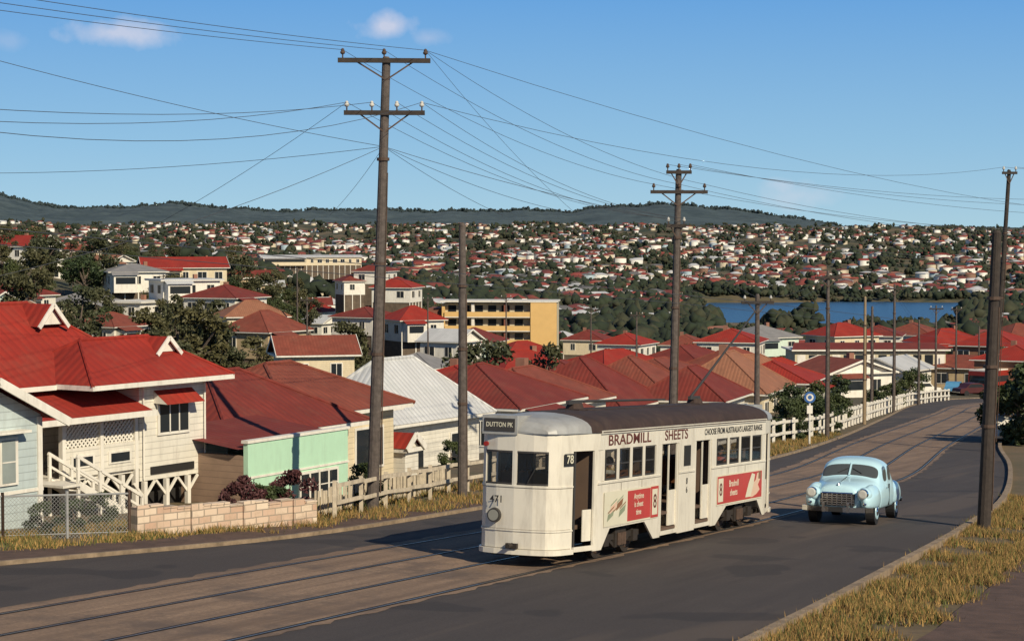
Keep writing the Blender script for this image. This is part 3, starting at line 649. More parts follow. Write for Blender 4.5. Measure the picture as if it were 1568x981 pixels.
def rib(q,path,z0,z1,mat,th=.04,out=0):
    n=len(path); vs=[]; nor=[]
    for i in range(n):
        a=path[max(i-1,0)];b=path[min(i+1,n-1)]; dx,dy=b[0]-a[0],b[1]-a[1]; l=math.hypot(dx,dy) or 1; nor.append((-dy/l,dx/l))
    for (s,t),(nx,ny) in zip(path,nor):
        for o_ in (out,out-th):
            for z in (z0,z1): vs.append((s+nx*o_,-(t+ny*o_),z))
    fs=[]
    for i in range(n-1):
        a=4*i;b=4*i+4; fs+=[(a,b,b+1,a+1),(a+2,a+3,b+3,b+2),(a+1,b+1,b+3,a+3),(a,a+2,b+2,b)]
    fs+=[(0,1,3,2),(4*n-4,4*n-2,4*n-1,4*n-3)]
    q.add(vs,fs,mat)
def endpath(t0,t1,rear=False):
    pts=[(h[0],-h[1]) for h in half[::-1]]+[(h[0],h[1]) for h in half[1:]]
    def s_at(t): return float(np.interp(abs(t),[h[1] for h in half],[h[0] for h in half]))
    out=[(s_at(t0),t0)]+[p for p in pts if t0+1e-4<p[1]<t1-1e-4]+[(s_at(t1),t1)]
    if rear: out=[(L-s,-t) for s,t in out]
    return out
q=MB(); TD=.955
for rear in (False,True):
    ep=lambda a,b: endpath(a,b,rear)
    rib(q,ep(-TD,TD),.30,1.62,tw_); rib(q,ep(-TD,TD),2.30,2.66,tw_)
    rib(q,ep(-TD,-.69),1.62,2.30,tw_); rib(q,ep(.69,TD),1.62,2.30,tw_); rib(q,ep(-.05,.05),1.62,2.30,tw_)
    rib(q,ep(-TD,TD),.24,.34,tw_,.05,.05)
    rib(q,ep(-TD,TD),.70,.73,tw_,.02,.018); rib(q,ep(-TD,TD),1.575,1.61,tw_,.02,.015); rib(q,ep(-TD+.01,TD-.01),.735,.745,seam,.01,.003); rib(q,ep(-TD+.01,TD-.01),1.56,1.572,seam,.01,.003); rib(q,ep(-TD+.01,TD-.01),.345,.36,seam,.01,.003)
    for a,b in ((-.69,-.05),(.05,.69)):
        rib(q,ep(a,b),1.62,1.66,trim_d,.03,-.006); rib(q,ep(a,b),2.26,2.30,trim_d,.03,-.006); rib(q,ep(a,b),1.66,2.26,cglass,.006,-.02)
q.build('ends',parent=TR)
def side(q,sg):
    def P(s,z,o=0): return (s,-sg*(tt(s)+o),z)
    def pan(poly,mat,o=0,th=.04):
        vs=[P(s,z,o) for s,z in poly]; q.extr(vs,(0,sg*th,0),mat)
    def rect(s0,s1,z0,z1,mat,o=0,th=.04): pan([(s0,z0),(s1,z0),(s1,z1),(s0,z1)],mat,o,th)
    def body(poly,**k): pan(poly,tw_,**k)
    body([(1.62,.25),(1.85,.25),(2.3,.66),(4.3,.66),(4.85,.25),(5.25,.25),(5.25,1.66),(1.62,1.66)])
    body([(L-5.85,.25),(L-5.5,.25),(L-4.7,.66),(L-2.3,.66),(L-1.85,.25),(L-1.62,.25),(L-1.62,1.66),(L-5.85,1.66)])
    rect(6.4,7.5,.25,2.3,tw_)
    rect(1.7,L-1.7,2.30,2.66,tw_)
    pan([(.75,2.30),(1.7,2.30),(1.7,2.66),(.75,2.66)],tw_); pan([(L-1.7,2.30),(L-.75,2.30),(L-.75,2.66),(L-1.7,2.66)],tw_)
    for a,b in ((1.55,1.95),(4.95,5.25),(8.65,9.0),(L-1.95,L-1.55)): rect(a,b,1.66,2.30,tw_)
    rect(1.50,1.6199,.25,2.3,tw_); rect(L-1.6199,L-1.5,.25,2.3,tw_)
    for st,en,nw in ((1.95,4.95,4),(9.0,L-1.95,4)):
        w_=(en-st)/nw
        for i in range(nw):
            a=st+i*w_; b=a+w_
            if i: rect(a-.07,a+.07,1.66,2.3,tw_)
            rect(a+.07,b-.07,1.66,1.70,trim_d,-.01); rect(a+.07,b-.07,1.97,2.0,trim_d,-.012,.02); rect(a+.07,b-.07,2.26,2.3,trim_d,-.01)
            rect(a+.07,a+.10,1.70,2.26,trim_d,-.01,.02); rect(b-.10,b-.07,1.70,2.26,trim_d,-.01,.02)
            rect(a+.075,b-.075,1.70,2.26,cglass,-.02,.004)
    rect(6.72,7.18,1.75,2.22,trim_d,.005,.01); rect(6.74,7.16,1.77,2.2,glass,.009,.004)
    for a,b in ((1.62,5.25),(L-5.85,L-1.62),(6.4,7.5)): rect(a,b,1.60,1.64,tw_,.02,.02); rect(a+.01,b-.01,1.585,1.597,seam,.003,.005)
    for a in (2.9,4.1,9.9,11.2): rect(a,a+.012,.67,1.58,seam,.002,.004)
    rect(1.7,L-1.7,2.63,2.70,tw_,.035,.035)
    for a,b in ((5.27,6.38),(7.52,8.63)):
        q.box(a,b,*sorted((-sg*1.12,-sg*.8)),.38,.44,tint); q.box(a,b,*sorted((-sg*.86,-sg*.80)),.44,.78,tw_)
        rect(a,a+.07,.3,2.3,tw_,-.01); rect(b-.07,b,.3,2.3,tw_,-.01); rect(b-.48,b-.07,.46,1.25,tw_,-.04,.02); rect(b-.5,b-.46,.46,2.3,tw_,-.05,.03); rect(a+.07,a+.40,.46,1.15,tw_,-.3,.02)
        rect(a,b,.28,.37,tw_)
    for a,b in ((.83,1.5),(L-1.5,L-.83)): rect(a,b,.27,.37,tw_); rect(a,a+.05,.37,2.3,trim_d,-.02); rect(b-.3,b,.46,1.1,tw_,-.05,.02)
q=MB(); side(q,1); side(q,-1); q.build('sides',parent=TR)
q=MB(); st=[(-.0,.42,2.70),(.05,.70,2.80),(.18,.84,2.89),(.45,.93,2.97),(.9,1.02,3.02),(1.35,1.10,3.05),(1.75,1.19,3.07)]
full=st+[(L-s,w_,z) for s,w_,z in st[::-1]]
n=14; rows=[]
for s,w_,z in full: rows.append([(s,-w_*math.cos(math.pi*k/n),2.655+(z-2.655)*math.sin(math.pi*k/n)**.75) for k in range(n+1)])
for i in range(len(rows)-1):
    mtt=tgrey if (i<5 or i>=len(rows)-6) else troof
    q.add(rows[i]+rows[i+1],[(k,k+1,k+n+2,k+n+1) for k in range(n)],mtt)
q.add(rows[0],[tuple(range(n+1))],tgrey); q.add(rows[-1],[tuple(range(n,-1,-1))],tgrey)
q.build('roof',parent=TR,smooth=True)
q=MB(); q.box(-.03,.75,-.05,.72,2.62,3.0,tgrey); q.box(-.045,-.031,0.0,.67,2.68,2.94,trim_d)
q.box(L-.75,L+.03,-.5,.3,2.66,3.0,tgrey)
for s in (3.0,10.6):
    q.cyl((s,0,3.05),(s,0,3.2),.22,.16,troof,12); q.box(s-.35,s+.35,-.25,.25,3.03,3.09,troof)
    q.box(s-.4,s+.3,-.04,.04,3.18,3.26,trim_d)
q.cyl((10.3,0,3.24),(15.8,-.0,5.72),.035,.02,trim_d,6); q.cyl((2.7,0,3.24),(8.6,.05,3.2),.035,.022,trim_d,6)
q.box(3,10.5,-.3,.3,3.05,3.075,troof)
q.build('roof_equipment',parent=TR)
q=MB()
q.box(.4,L-.4,-.85,.85,.70,.78,tint); q.box(1.6,L-1.6,-1.08,1.08,.72,.781,tint); q.box(1.7,L-1.7,-1.1,1.1,2.60,2.64,pm('tram_ceiling',(.5,.48,.4),.7))
for s in list(np.arange(2.4,4.9,.82))+list(np.arange(9.3,12.4,.82)):
    for a,b in ((-1.03,-.25),(.25,1.03)): q.box(s,s+.42,a,b,1.12,1.22,seatm); q.box(s,s+.07,a,b,1.22,1.72,seatm)
for s in (1.6,5.15,8.75,L-1.6): q.box(s-.02,s+.02,-1.05,-.35,.78,2.6,tint) ; q.box(s-.02,s+.02,.35,1.05,.78,2.6,tint)
q.box(.35,.5,.1,.5,.78,1.6,trim_d)
for s in (5.8,8.1): q.cyl((s,-.5,.78),(s,-.5,2.6),.02,.02,chrome,6)
q.build('interior',parent=TR)
q=MB()
for c in (3.3,L-3.3):
    for s in (c-.82,c+.82):
        for sg in (-1,1):
            q.cyl((s,sg*.66,.36),(s,sg*.78,.36),.36,.36,under,20); q.cyl((s,sg*.78,.36),(s,sg*.80,.36),.27,.25,iron,16); q.box(s-.13,s+.13,sg*.94-.08,sg*.94+.08,.26,.5,under)
        q.cyl((s,-.8,.36),(s,.8,.36),.07,.07,under,8)
    for sg in (-1,1):
        y=sg*.93
        q.beam((c-1.15,y,.42),(c+1.15,y,.42),.07,.12,under); q.box(c-.3,c+.3,y-.07,y+.07,.2,.6,under); q.beam((c-.8,y,.5),(c-.25,y,.22),.06,.07,under); q.beam((c+.8,y,.5),(c+.25,y,.22),.06,.07,under)
        for k in range(3): q.cyl((c-.15+k*.15,y+sg*.09,.24),(c-.15+k*.15,y+sg*.09,.5),.05,.05,iron,8)
    q.box(c-1.1,c+1.1,-.6,.6,.4,.65,under)
q.box(5.0,9.4,-.7,.7,.3,.68,under)
q.box(.3,1.4,-.6,.6,.18,.3,under); q.box(L-1.4,L-.3,-.6,.6,.18,.3,under)
q.build('trucks',parent=TR)
lampg=glassmat('lamp_glass',(.25,.25,.22))
q=MB()
q.cyl((.02,.42,1.0),(-.05,.42,1.0),.15,.14,trim_d,20); q.cyl((-.05,.42,1.0),(-.06,.42,1.0),.11,.11,lampg,20)
q.box(-.09,0,-.12,.12,.36,.46,under); q.cyl((-.02,0,.42),(-.25,0,.42),.05,.05,under,8)
q.beam((-.015,-.3,1.68),(-.03,-.55,2.1),.015,.015,trim_d)
q.cyl((-.0,.62,2.42),(-.06,.62,2.42),.05,.05,pm('lamp_red',(.3,.02,.01),.3),10)
q.build('headlamp_and_coupler',parent=TR)
adred=pm('ad_red',(.50,.055,.045),.5,.15,dirt=.15); adcr=pm('ad_cream',(.70,.66,.50),.5,.1); adsk=pm('ad_peach',(.72,.5,.36),.5,.1); adgr=pm('ad_grey_green',(.30,.34,.22),.5); adbr=pm('ad_brown',(.28,.14,.07),.5)
q=MB(); yy=-1.158
def pq(pts,m_,o): q.add([(a,yy-o,b) for a,b in pts],[tuple(range(len(pts)))],m_)
q.box(1.95,5.1,yy-.006,yy,.70,1.42,adcr); q.box(3.25,4.6,yy-.010,yy-.0061,.74,1.38,adred); q.box(4.62,5.08,yy-.013,yy-.0101,.72,1.40,adred); q.box(4.70,5.02,yy-.016,yy-.0131,.78,1.34,adcr)
for k,(a,b) in enumerate(((2.1,.80),(2.25,.95),(2.4,.82),(2.6,1.0),(2.75,.86))):
    pq([(a,b),(a+.34,b+.12),(a+.40,b+.26),(a+.06,b+.15)],(adgr,adsk,adcr,adbr,adgr)[k],.008+k*.0006); pq([(a+.03,b+.16),(a+.37,b+.28),(a+.40,b+.32),(a+.06,b+.2)],(adbr,adgr)[k%2],.012+k*.0005)
q.box(9.05,12.55,yy-.006,yy,.70,1.42,adcr); q.box(9.08,12.52,yy-.010,yy-.0061,.73,1.39,adred); q.box(9.14,9.5,yy-.013,yy-.0101,.78,1.34,adcr)
pq([(11.35,.80),(11.75,.76),(12.1,.82),(12.35,.92),(12.2,1.05),(12.42,1.22),(12.3,1.36),(12.12,1.34),(12.02,1.18),(11.8,1.1),(11.6,.98)],adsk,.012)
pq([(11.2,.78),(11.62,.78),(11.85,1.08),(11.95,1.32),(11.7,1.36),(11.45,1.12)],adcr,.0125); pq([(12.22,1.2),(12.44,1.18),(12.42,1.38),(12.25,1.38)],adbr,.013)
q.build('advertisements',parent=TR)
def text(s,loc,size,rot,mat,parent,sx=1,name='lettering'):
    c=bpy.data.curves.new(name,'FONT'); c.body=s; c.size=size; c.align_x='CENTER'; c.align_y='CENTER'; c.extrude=.001; c.offset=size*.012
    c.materials.append(mat); o=bpy.data.objects.new(name,c); col.objects.link(o); o.parent=parent; o.location=loc; o.rotation_euler=rot; o.scale=(sx,1,1); return o
blk=pm('black_lettering',(.02,.02,.02),.6); redl=pm('maroon_lettering',(.13,.03,.02),.6)
RS=(math.pi/2,0,0); RF=(math.pi/2,0,-math.pi/2)
text('BRADMILL',(3.35,-1.156,2.475),.31,RS,redl,TR,1.75); text('SHEETS',(6.2,-1.156,2.475),.31,RS,redl,TR,1.5); text("CHOOSE FROM AUSTRALIA'S LARGEST RANGE",(10.3,-1.156,2.48),.2,RS,blk,TR,1.05)
text('471',(-.045,.36,1.32),.2,RF,blk,TR); text('DUTTON PK',(-.047,.335,2.81),.13,RF,adcr,TR,.8)
q=MB(); q.extr([(.42,-.905,2.02),(.74,-.975,2.02),(.74,-.975,2.26),(.42,-.905,2.26)],(0.002,-.012,0),blk); q.build('route_number_plate',parent=TR)
text('78',(.575,-.962,2.14),.24,(math.pi/2,0,-.21),adcr,TR)
text('Anytime\nis sheet\ntime',(3.9,-1.17,1.07),.17,RS,adcr,TR); text('8',(4.86,-1.176,1.06),.42,RS,redl,TR); text('8',(9.32,-1.173,1.06),.42,RS,redl,TR); text('Bradmill\nsheets',(10.3,-1.17,1.07),.22,RS,adcr,TR)
text('8\n6',(6.95,-1.156,1.3),.2,RS,blk,TR)
skin=pm('skin',(.45,.25,.17),.5,.1); hair=pm('hair',(.03,.02,.015),.7)
def person(name,parent,x,y,z,shirt,face=-1,standing=False):
    E=empty(name); E.parent=parent; E.location=(x,y,z)
    f=face
    if standing: V=[(0,0,.92),(0,0,1.15),(f*.02,0,1.38),(f*.03,0,1.5),(f*.02,.19,1.4),(f*.08,.24,1.12),(f*.3,.2,1.08),(f*.02,-.19,1.4),(f*.08,-.24,1.12),(f*.3,-.2,1.08),(0,.1,.85),(f*.02,.11,.47),(0,.11,.06),(f*.15,.11,.03),(0,-.1,.85),(f*.02,-.11,.47),(0,-.11,.06),(f*.15,-.11,.03)]
    else: V=[(0,0,.5),(0,0,.72),(f*.02,0,.95),(f*.03,0,1.07),(f*.02,.19,.97),(f*.06,.24,.7),(f*.3,.18,.62),(f*.02,-.19,.97),(f*.06,-.24,.7),(f*.3,-.18,.62),(f*.05,.1,.5),(f*.45,.11,.52),(f*.46,.11,.08),(f*.6,.11,.05),(f*.05,-.1,.5),(f*.45,-.11,.52),(f*.46,-.11,.08),(f*.6,-.11,.05)]
    Ed=[(0,1),(1,2),(2,3),(2,4),(4,5),(5,6),(2,7),(7,8),(8,9),(0,10),(10,11),(11,12),(12,13),(0,14),(14,15),(15,16),(16,17)]
    Rr=[.14,.13,.14,.055,.07,.048,.035,.07,.048,.035,.09,.06,.042,.04,.09,.06,.042,.04]
    me=bpy.data.meshes.new('body'); me.from_pydata(V,Ed,[]); o=bpy.data.objects.new('body',me); col.objects.link(o); o.parent=E
    sk=o.modifiers.new('skin','SKIN')
    for i,d in enumerate(me.skin_vertices[0].data): d.radius=(Rr[i],Rr[i]*1.1); d.use_root=(i==0)
    su=o.modifiers.new('sub','SUBSURF'); su.levels=1; su.render_levels=1; me.materials.append(shirt)
    hz_=V[3][2]+.15; q=MB(); q.ell((f*.05,0,hz_),(.095,.075,.12),skin); q.ell((f*.15,0,hz_-.01),(.02,.015,.025),skin,8,6); q.ell((f*.02,0,hz_+.03),(.105,.085,.11),hair,zmin=hz_+.005)
    for s in (-1,1): q.ell((f*.04,s*.078,hz_),(.018,.012,.03),skin,8,6); q.ell((f*.135,s*.03,hz_+.015),(.012,.013,.009),hair,6,4)
    for s,iw in ((1,6),(-1,9)):
        w_=Vector(V[iw]); q.ell(tuple(w_+Vector((f*.05,0,0))),(.05,.035,.018),skin,8,6)
        for k in range(5): q.cyl(w_+Vector((f*.07,(k-2)*.016,0)),w_+Vector((f*(.13-.008*abs(k-2)),(k-2)*.02,-.02)),.008,.006,skin,5)
    q.build('head_and_hands',parent=E,smooth=True)
pale=pm('pale_shirt',(.5,.5,.45),.8)
person('tram_driver',TR,.95,.3,.78,pm('grey_uniform',(.12,.13,.15),.8),-1,True)
person('tram_passenger',TR,10.75,-.65,.72,pm('red_dress',(.5,.08,.04),.8))
person('tram_passenger',TR,3.6,-.6,.72,pale)
person('tram_passenger',TR,11.6,.6,.72,pm('green_dress',(.1,.2,.12),.8))
# ------------------------------------------------------------------ blue sedan
al=math.radians(22); cu=Vector((math.sin(al),math.cos(al),-.0607)).normalized(); cy=Vector((-math.cos(al),math.sin(al),0)).normalized(); cy=(cy-cu*cy.dot(cu)).normalized(); cz=cu.cross(cy)
c0=Vector((8.35,51.0,rp(8.35,51.0)+.005))
CMx=Matrix(((cu.x,cy.x,cz.x,c0.x),(cu.y,cy.y,cz.y,c0.y),(cu.z,cy.z,cz.z,c0.z),(0,0,0,1)))*1
CAR=empty('blue_sedan_car',matrix=CMx@Matrix.Diagonal((1.0,1.06,1.04,1)))
cb=pm('pale_blue_paint',(.50,.74,.82),.28,.05,.8,coat=.6); cgl=glassmat('car_glass',(.07,.078,.08))
ST=[(0.10,[(.34,.38),(.48,.50),(.50,.64),(.46,.78),(.38,.87),(.22,.92),(0,.94)]),
(.25,[(.46,.35),(.56,.50),(.56,.68),(.52,.84),(.42,.95),(.24,1.0),(0,1.02)]),
(.7,[(.62,.34),(.68,.5),(.66,.72),(.60,.88),(.50,1.0),(.30,1.06),(0,1.08)]),
(1.2,[(.74,.34),(.80,.5),(.79,.76),(.72,.93),(.60,1.03),(.36,1.10),(0,1.12)]),
(1.38,[(.78,.34),(.84,.5),(.83,.78),(.76,.96),(.68,1.03),(.42,1.11),(0,1.13)]),
(1.44,[(.78,.34),(.84,.5),(.83,.78),(.77,.97),(.72,1.06),(.46,1.15),(0,1.18)]),
(1.70,[(.78,.34),(.85,.5),(.84,.80),(.78,.99),(.70,1.35),(.46,1.43),(0,1.45)]),
(1.80,[(.78,.34),(.85,.5),(.84,.80),(.78,.99),(.71,1.42),(.49,1.55),(0,1.58)]),
(2.28,[(.78,.34),(.85,.5),(.84,.80),(.79,.99),(.73,1.44),(.52,1.60),(0,1.63)]),
(2.36,[(.78,.34),(.85,.5),(.84,.80),(.79,.99),(.73,1.44),(.52,1.60),(0,1.63)]),
(2.85,[(.78,.34),(.85,.5),(.84,.80),(.78,.99),(.71,1.41),(.50,1.56),(0,1.59)]),
(3.0,[(.77,.34),(.84,.5),(.83,.80),(.77,.98),(.68,1.36),(.47,1.50),(0,1.54)]),
(3.14,[(.76,.34),(.83,.5),(.82,.79),(.76,.97),(.66,1.30),(.45,1.43),(0,1.46)]),
(3.45,[(.74,.35),(.80,.5),(.79,.77),(.73,.95),(.62,1.10),(.42,1.20),(0,1.23)]),
(3.95,[(.66,.37),(.72,.5),(.70,.72),(.63,.88),(.52,.98),(.32,1.04),(0,1.06)]),
(4.3,[(.50,.40),(.56,.52),(.55,.64),(.49,.75),(.40,.82),(.24,.86),(0,.88)])]
q=MB(); vs=[]
K=13
for x,pts in ST:
    for (y,z) in pts: vs.append((x,-y,z))
    for (y,z) in pts[-2::-1]: vs.append((x,y,z))
for i in range(len(ST)-1):
    for k in range(K-1):
        f=(i*K+k,(i+1)*K+k,(i+1)*K+k+1,i*K+k+1); row=k if k<6 else 11-k
        g=(i==5 and row in (4,5)) or (i in (7,9) and row==3) or (i==12 and row in (4,5))
        q.add([vs[j] for j in f],[(0,1,2,3)],cgl if g else cb)
q.add(vs[:K],[tuple(range(K))],cb); q.add(vs[-K:],[tuple(range(K-1,-1,-1))],cb)
q.add([vs[i*K] for i in range(len(ST))]+[vs[i*K+K-1] for i in range(len(ST))],[(i,i+len(ST),i+1+len(ST),i+1) for i in range(len(ST)-1)],rubber)
o=q.build('body',parent=CAR,smooth=True)
bmx=bmesh.new(); bmx.from_mesh(o.data); bmesh.ops.remove_doubles(bmx,verts=bmx.verts,dist=.001)
cl_=bmx.edges.layers.float.get('crease_edge') or bmx.edges.layers.float.new('crease_edge')
for e in bmx.edges:
    ff=e.link_faces
    if len(ff)==2 and ff[0].material_index!=ff[1].material_index: e[cl_]=.85
bmesh.ops.recalc_face_normals(bmx,faces=bmx.faces); bmx.to_mesh(o.data); bmx.free()
su=o.modifiers.new('s','SUBSURF'); su.levels=2; su.render_levels=2
q=MB()
for s in (-1,1):
    q.ell((.78,s*.68,.62),(.78,.20,.38),cb,24,16,zmin=.44); q.ell((.24,s*.63,.76),(.27,.18,.19),cb,20,12)
    q.ell((3.45,s*.70,.60),(.82,.17,.37),cb,24,16,zmin=.42)
q.build('wings',parent=CAR,smooth=True)
q=MB()
for x in (.84,3.42):
    for s in (-1,1):
        q.cyl((x,s*.60,.33),(x,s*.82,.33),.33,.33,rubber,24); q.cyl((x,s*.82,.33),(x,s*.835,.33),.20,.19,cb,20); q.cyl((x,s*.835,.33),(x,s*.855,.33),.11,.08,chrome,16)
q.build('wheels',parent=CAR)
q=MB()
for s in (-1,1):
    q.cyl((.06,s*.63,.79),(-.03,s*.63,.79),.135,.12,chrome,20); q.cyl((-.03,s*.63,.79),(-.045,s*.63,.79),.11,.08,pm('headlamp_glass',(.6,.6,.55),.1),20)
    q.ell((.05,s*.67,.55),(.05,.055,.045),chrome,10,8)
for k in range(5): 
    z=.50+k*.055; wd=.44-.04*abs(k-1.5); q.box(.0+k*.012,.1+k*.012,-wd,wd,z,z+.028,chrome)
q.box(.06,.12,-.42,.42,.48,.78,rubber); q.cyl((.05,-.38,.79),(.05,.38,.79),.025,.025,chrome,8)
for s in np.linspace(-.36,.36,7): q.box(.0,.05,s-.014,s+.014,.49,.78,chrome)
bp=[(.12,-.86),(-.02,-.7),(-.09,-.35),(-.11,0),(-.09,.35),(-.02,.7),(.12,.86)]
for a,b in zip(bp,bp[1:]): q.beam((a[0],a[1],.40),(b[0],b[1],.40),.05,.12,chrome)
for y in (-.3,.3): q.box(-.15,-.09,y-.03,y+.03,.33,.56,chrome)
q.box(-.155,-.148,-.17,.17,.34,.46,blk)
q.beam((.3,0,1.03),(1.2,0,1.135),.03,.025,chrome); q.ell((.22,0,1.0),(.08,.04,.035),chrome,10,8)
q.beam((1.41,0,1.17),(1.72,0,1.47),.04,.03,cb)
for s in (-1,1):
    q.box(2.0,2.12,s*.85-.015,s*.85+.015,.86,.88,chrome); q.box(2.3,2.315,s*.83-.02,s*.83+.01,.4,.95,rubber)
    q.beam((1.48,s*.3,1.22),(1.58,s*.05,1.34),.012,.012,rubber)
q.box(4.30,4.38,-.8,.8,.38,.48,chrome)
q.build('chrome_trim',parent=CAR)
def simplecar(name,px,Y,paint,rot,kind='car'):
    x=bx(px,Y); E=empty(name,(x,Y,float(max(hgt(x,Y),rp(x,Y)))+.02),rot)
    q=MB()
    if kind=='car':
        prof=[(-2.1,.35),(2.1,.35),(2.18,.6),(2.1,.8),(1.25,.92),(.8,1.36),(.5,1.44),(-.5,1.45),(-.8,1.38),(-1.35,.95),(-2.05,.86),(-2.15,.6)]
        q.extr([(a,-.8,b) for a,b in prof],(0,1.6,0),paint)
        q.extr([(a,-.812,b) for a,b in [(-1.1,.98),(1.05,.98),(.72,1.32),(-.75,1.33)]],(0,1.624,0),glass)
        q.add([(.83,-.7,1.36),(1.24,-.7,.96),(1.24,.7,.96),(.83,.7,1.36)],[(0,1,2,3)],glass)
        for a in (-1.3,1.3):
            q.cyl((a,-.83,.32),(a,.83,.32),.32,.32,rubber,14)
        q.box(-2.22,-2.14,-.75,.75,.4,.5,chrome); q.box(2.17,2.25,-.75,.75,.4,.5,chrome)
    else:
        q.box(-3.8,3.8,-1.2,1.2,.5,2.9,paint); q.box(-3.7,3.7,-1.215,1.215,1.6,2.3,glass); q.box(-3.82,-3.805,-1,1,1.5,2.4,glass); q.box(-3.75,3.75,-1.15,1.15,2.91,3.05,white)
        for a in (-2.4,2.4): q.cyl((a,-1.23,.48),(a,1.23,.48),.48,.48,rubber,14)
    q.build('body',parent=E)
simplecar('white_car',1411,222,white,.3); simplecar('red_bus',1524,236,pm('bus_red',(.3,.03,.02),.4),.8,'bus'); simplecar('blue_car',1462,232,pm('car_blue',(.1,.3,.5),.4),1.2); simplecar('dark_car',1490,226,pm('car_maroon',(.08,.02,.02),.4),.4)
simplecar('cream_car',1553,104,white,1.25)
# ------------------------------------------------------------------ poles & wires
def pole(name,x,y,top,mat,r=.15,lean=0,arms=(),z0=None,extras=True):
    zb=float(hgt(x,y)) if z0 is None else z0
    E=empty(name,(x,y,zb)); H=top-zb; q=MB()
    q.cyl((0,0,-.5),(lean,0,H),r*1.12,r*.74,mat,12)
    q.cyl((lean*.98,0,H-.02),(lean,0,H+.06),r*.76,r*.5,mat,12)
    pts=[]
    for (dz,wl,wr,n,ax,ay,ins) in arms:
        c=Vector((lean*(H-dz)/H,0,H-dz)); d=Vector((ax,ay,0)).normalized()
        a=c-d*wl+Vector((0,-.12,0)); b=c+d*wr+Vector((0,-.12,0)); q.beam(a,b,.1,.12,woodd)
        q.beam(a.lerp(c,.35),c+Vector((0,-.1,-.5)),.03,.04,iron); q.beam(b.lerp(c,.35),c+Vector((0,-.1,-.5)),.03,.04,iron)
        row=[]
        for k in range(n):
            p=a.lerp(b,(k+.12)/(n-.76) if n>1 else .5); q.cyl(p+Vector((0,0,.06)),p+Vector((0,0,.16)),.02,.02,iron,6)
            q.ell(p+Vector((0,0,.2)),(.065,.065,.055),ins,10,8); q.ell(p+Vector((0,0,.26)),(.045,.045,.05),ins,10,8); row.append(p+Vector((x,y,zb+.27)))
        pts.append(row)
    if extras and H>7:
        for h in (.35,.55,.78): 
            c=Vector((lean*h,0,H*h)); q.cyl(c+Vector((0,0,-.04)),c+Vector((0,0,.04)),r*1.12,r*1.12,iron,12)
        q.cyl((lean*.2+r,-.05,.5),(lean*.75+r*.85,-.05,H*.75),.02,.02,iron,5)
    q.build('shaft_and_crossarms',parent=E); return pts
P1=pole('power_pole',bx(568,52),52,bz(92,52),wood,.150,.42,((.05,1.25,1.15,3,1,.08,iron),(1.4,1.05,1.05,4,1,.05,porc)))
P2=pole('tram_pole',bx(708,57),57,bz(345,57),wood,.135,.0)
P3=pole('power_pole',bx(1028,71),71,bz(262,71),wood,.145,.25,((.05,.45,.45,3,1,0,iron),(.75,1.0,1.05,3,1,.1,iron),(1.95,.4,.3,2,1,.1,porc)))
pole('tram_pole',bx(1509,51.2),51.2,bz(356,51.2),woodd,.16,.28)
P5=pole('power_pole',bx(1519,93),93,bz(262,93),woodd,.12,.75,((.1,.35,.35,2,1,0,porc),))
palep=pm('pale_pole',(.30,.22,.13),.8)
for px,Y,t,ar in ((1160,85,452,1),(1268,104,416,1),(1325,126,455,0),(1336,140,470,0),(1370,150,436,1),(1408,178,490,0),(1434,195,468,1),(455,260,410,0),(975,200,478,1),(905,260,470,1),(775,240,452,1),(1465,240,470,1),(1500,250,500,0),(250,300,420,1),(655,250,455,1),(470,200,455,1)):
    pole('power_pole',bx(px,Y),Y,bz(t,Y),wood if px!=1325 else palep,.11 if Y>100 else .125,0,((.3,.7,.7,2,1,.1,porc),) if ar else ())
cu_=bpy.data.curves.new('overhead_wires','CURVE'); cu_.dimensions='3D'; cu_.bevel_depth=.0065; cu_.bevel_resolution=0
wmat=pm('wire',(.07,.075,.085),.6); cu_.materials.append(wmat)
def wire(a,b,sag=.5,n=16):
    s=cu_.splines.new('POLY'); s.points.add(n)
    a=Vector(a);b=Vector(b)
    for i in range(n+1):
        t=i/n; p=a.lerp(b,t); s.points[i].co=(p.x,p.y,p.z-4*sag*t*(1-t),1)
def Wp(px,py,Y): return (bx(px,Y),Y,bz(py,Y))
A=P1[0];B=P1[1]
PN=pole('power_pole',-13.5,27,3.6,wood,.155,0,((.05,1.25,1.15,3,1,.08,iron),(1.4,1.05,1.05,4,1,.05,porc)))
for a,b in zip(A,PN[0]): wire(a,(b.x,b.y,b.z+.35),.15)
wire(B[0],PN[1][0],.75); wire(B[1],PN[1][1],.55); wire(B[3],PN[1][3],1.1)
for a,b in zip(A,[P3[1][0],P3[1][1],P3[1][2]]): wire(a,b,.5)
for a,b in zip(B,[P3[2][0],P3[2][0],P3[2][1],P3[2][1]]): wire(a,b,.6)
for k,b in enumerate(P3[0]): wire(b,Wp(1800,(300,312,330)[k],95),.6)
for k,b in enumerate(P3[1]): wire(b,Wp(1760,(345,360,352)[k],90),.7)
wire(B[3],P5[0][0],1.0); wire(A[2],Wp(1900,330,120),1.5)
for k in range(2): wire(P5[0][k],Wp(2000,250,100),.4)
p1=Vector((bx(588,52),52,bz(225,52)))
wire(p1,Wp(-150,455,40),.35); wire(p1,Wp(1515,400,51.2),.5); wire(p1,Wp(-300,10,38),.2); wire(p1,Wp(-200,262,60),.3); wire(p1,Wp(875,326,66),.2); wire(A[2],Wp(880,326,66),.2)
wire(B[0],Wp(160,385,60),.2); wire(p1,Wp(505,330,60),.1); wire(p1,Wp(770,330,62),.1)
wire(Wp(1028,345,71),Wp(1535,400,91),.3); wire(Wp(1030,350,71),Wp(1158,455,85),.2)
prev=None
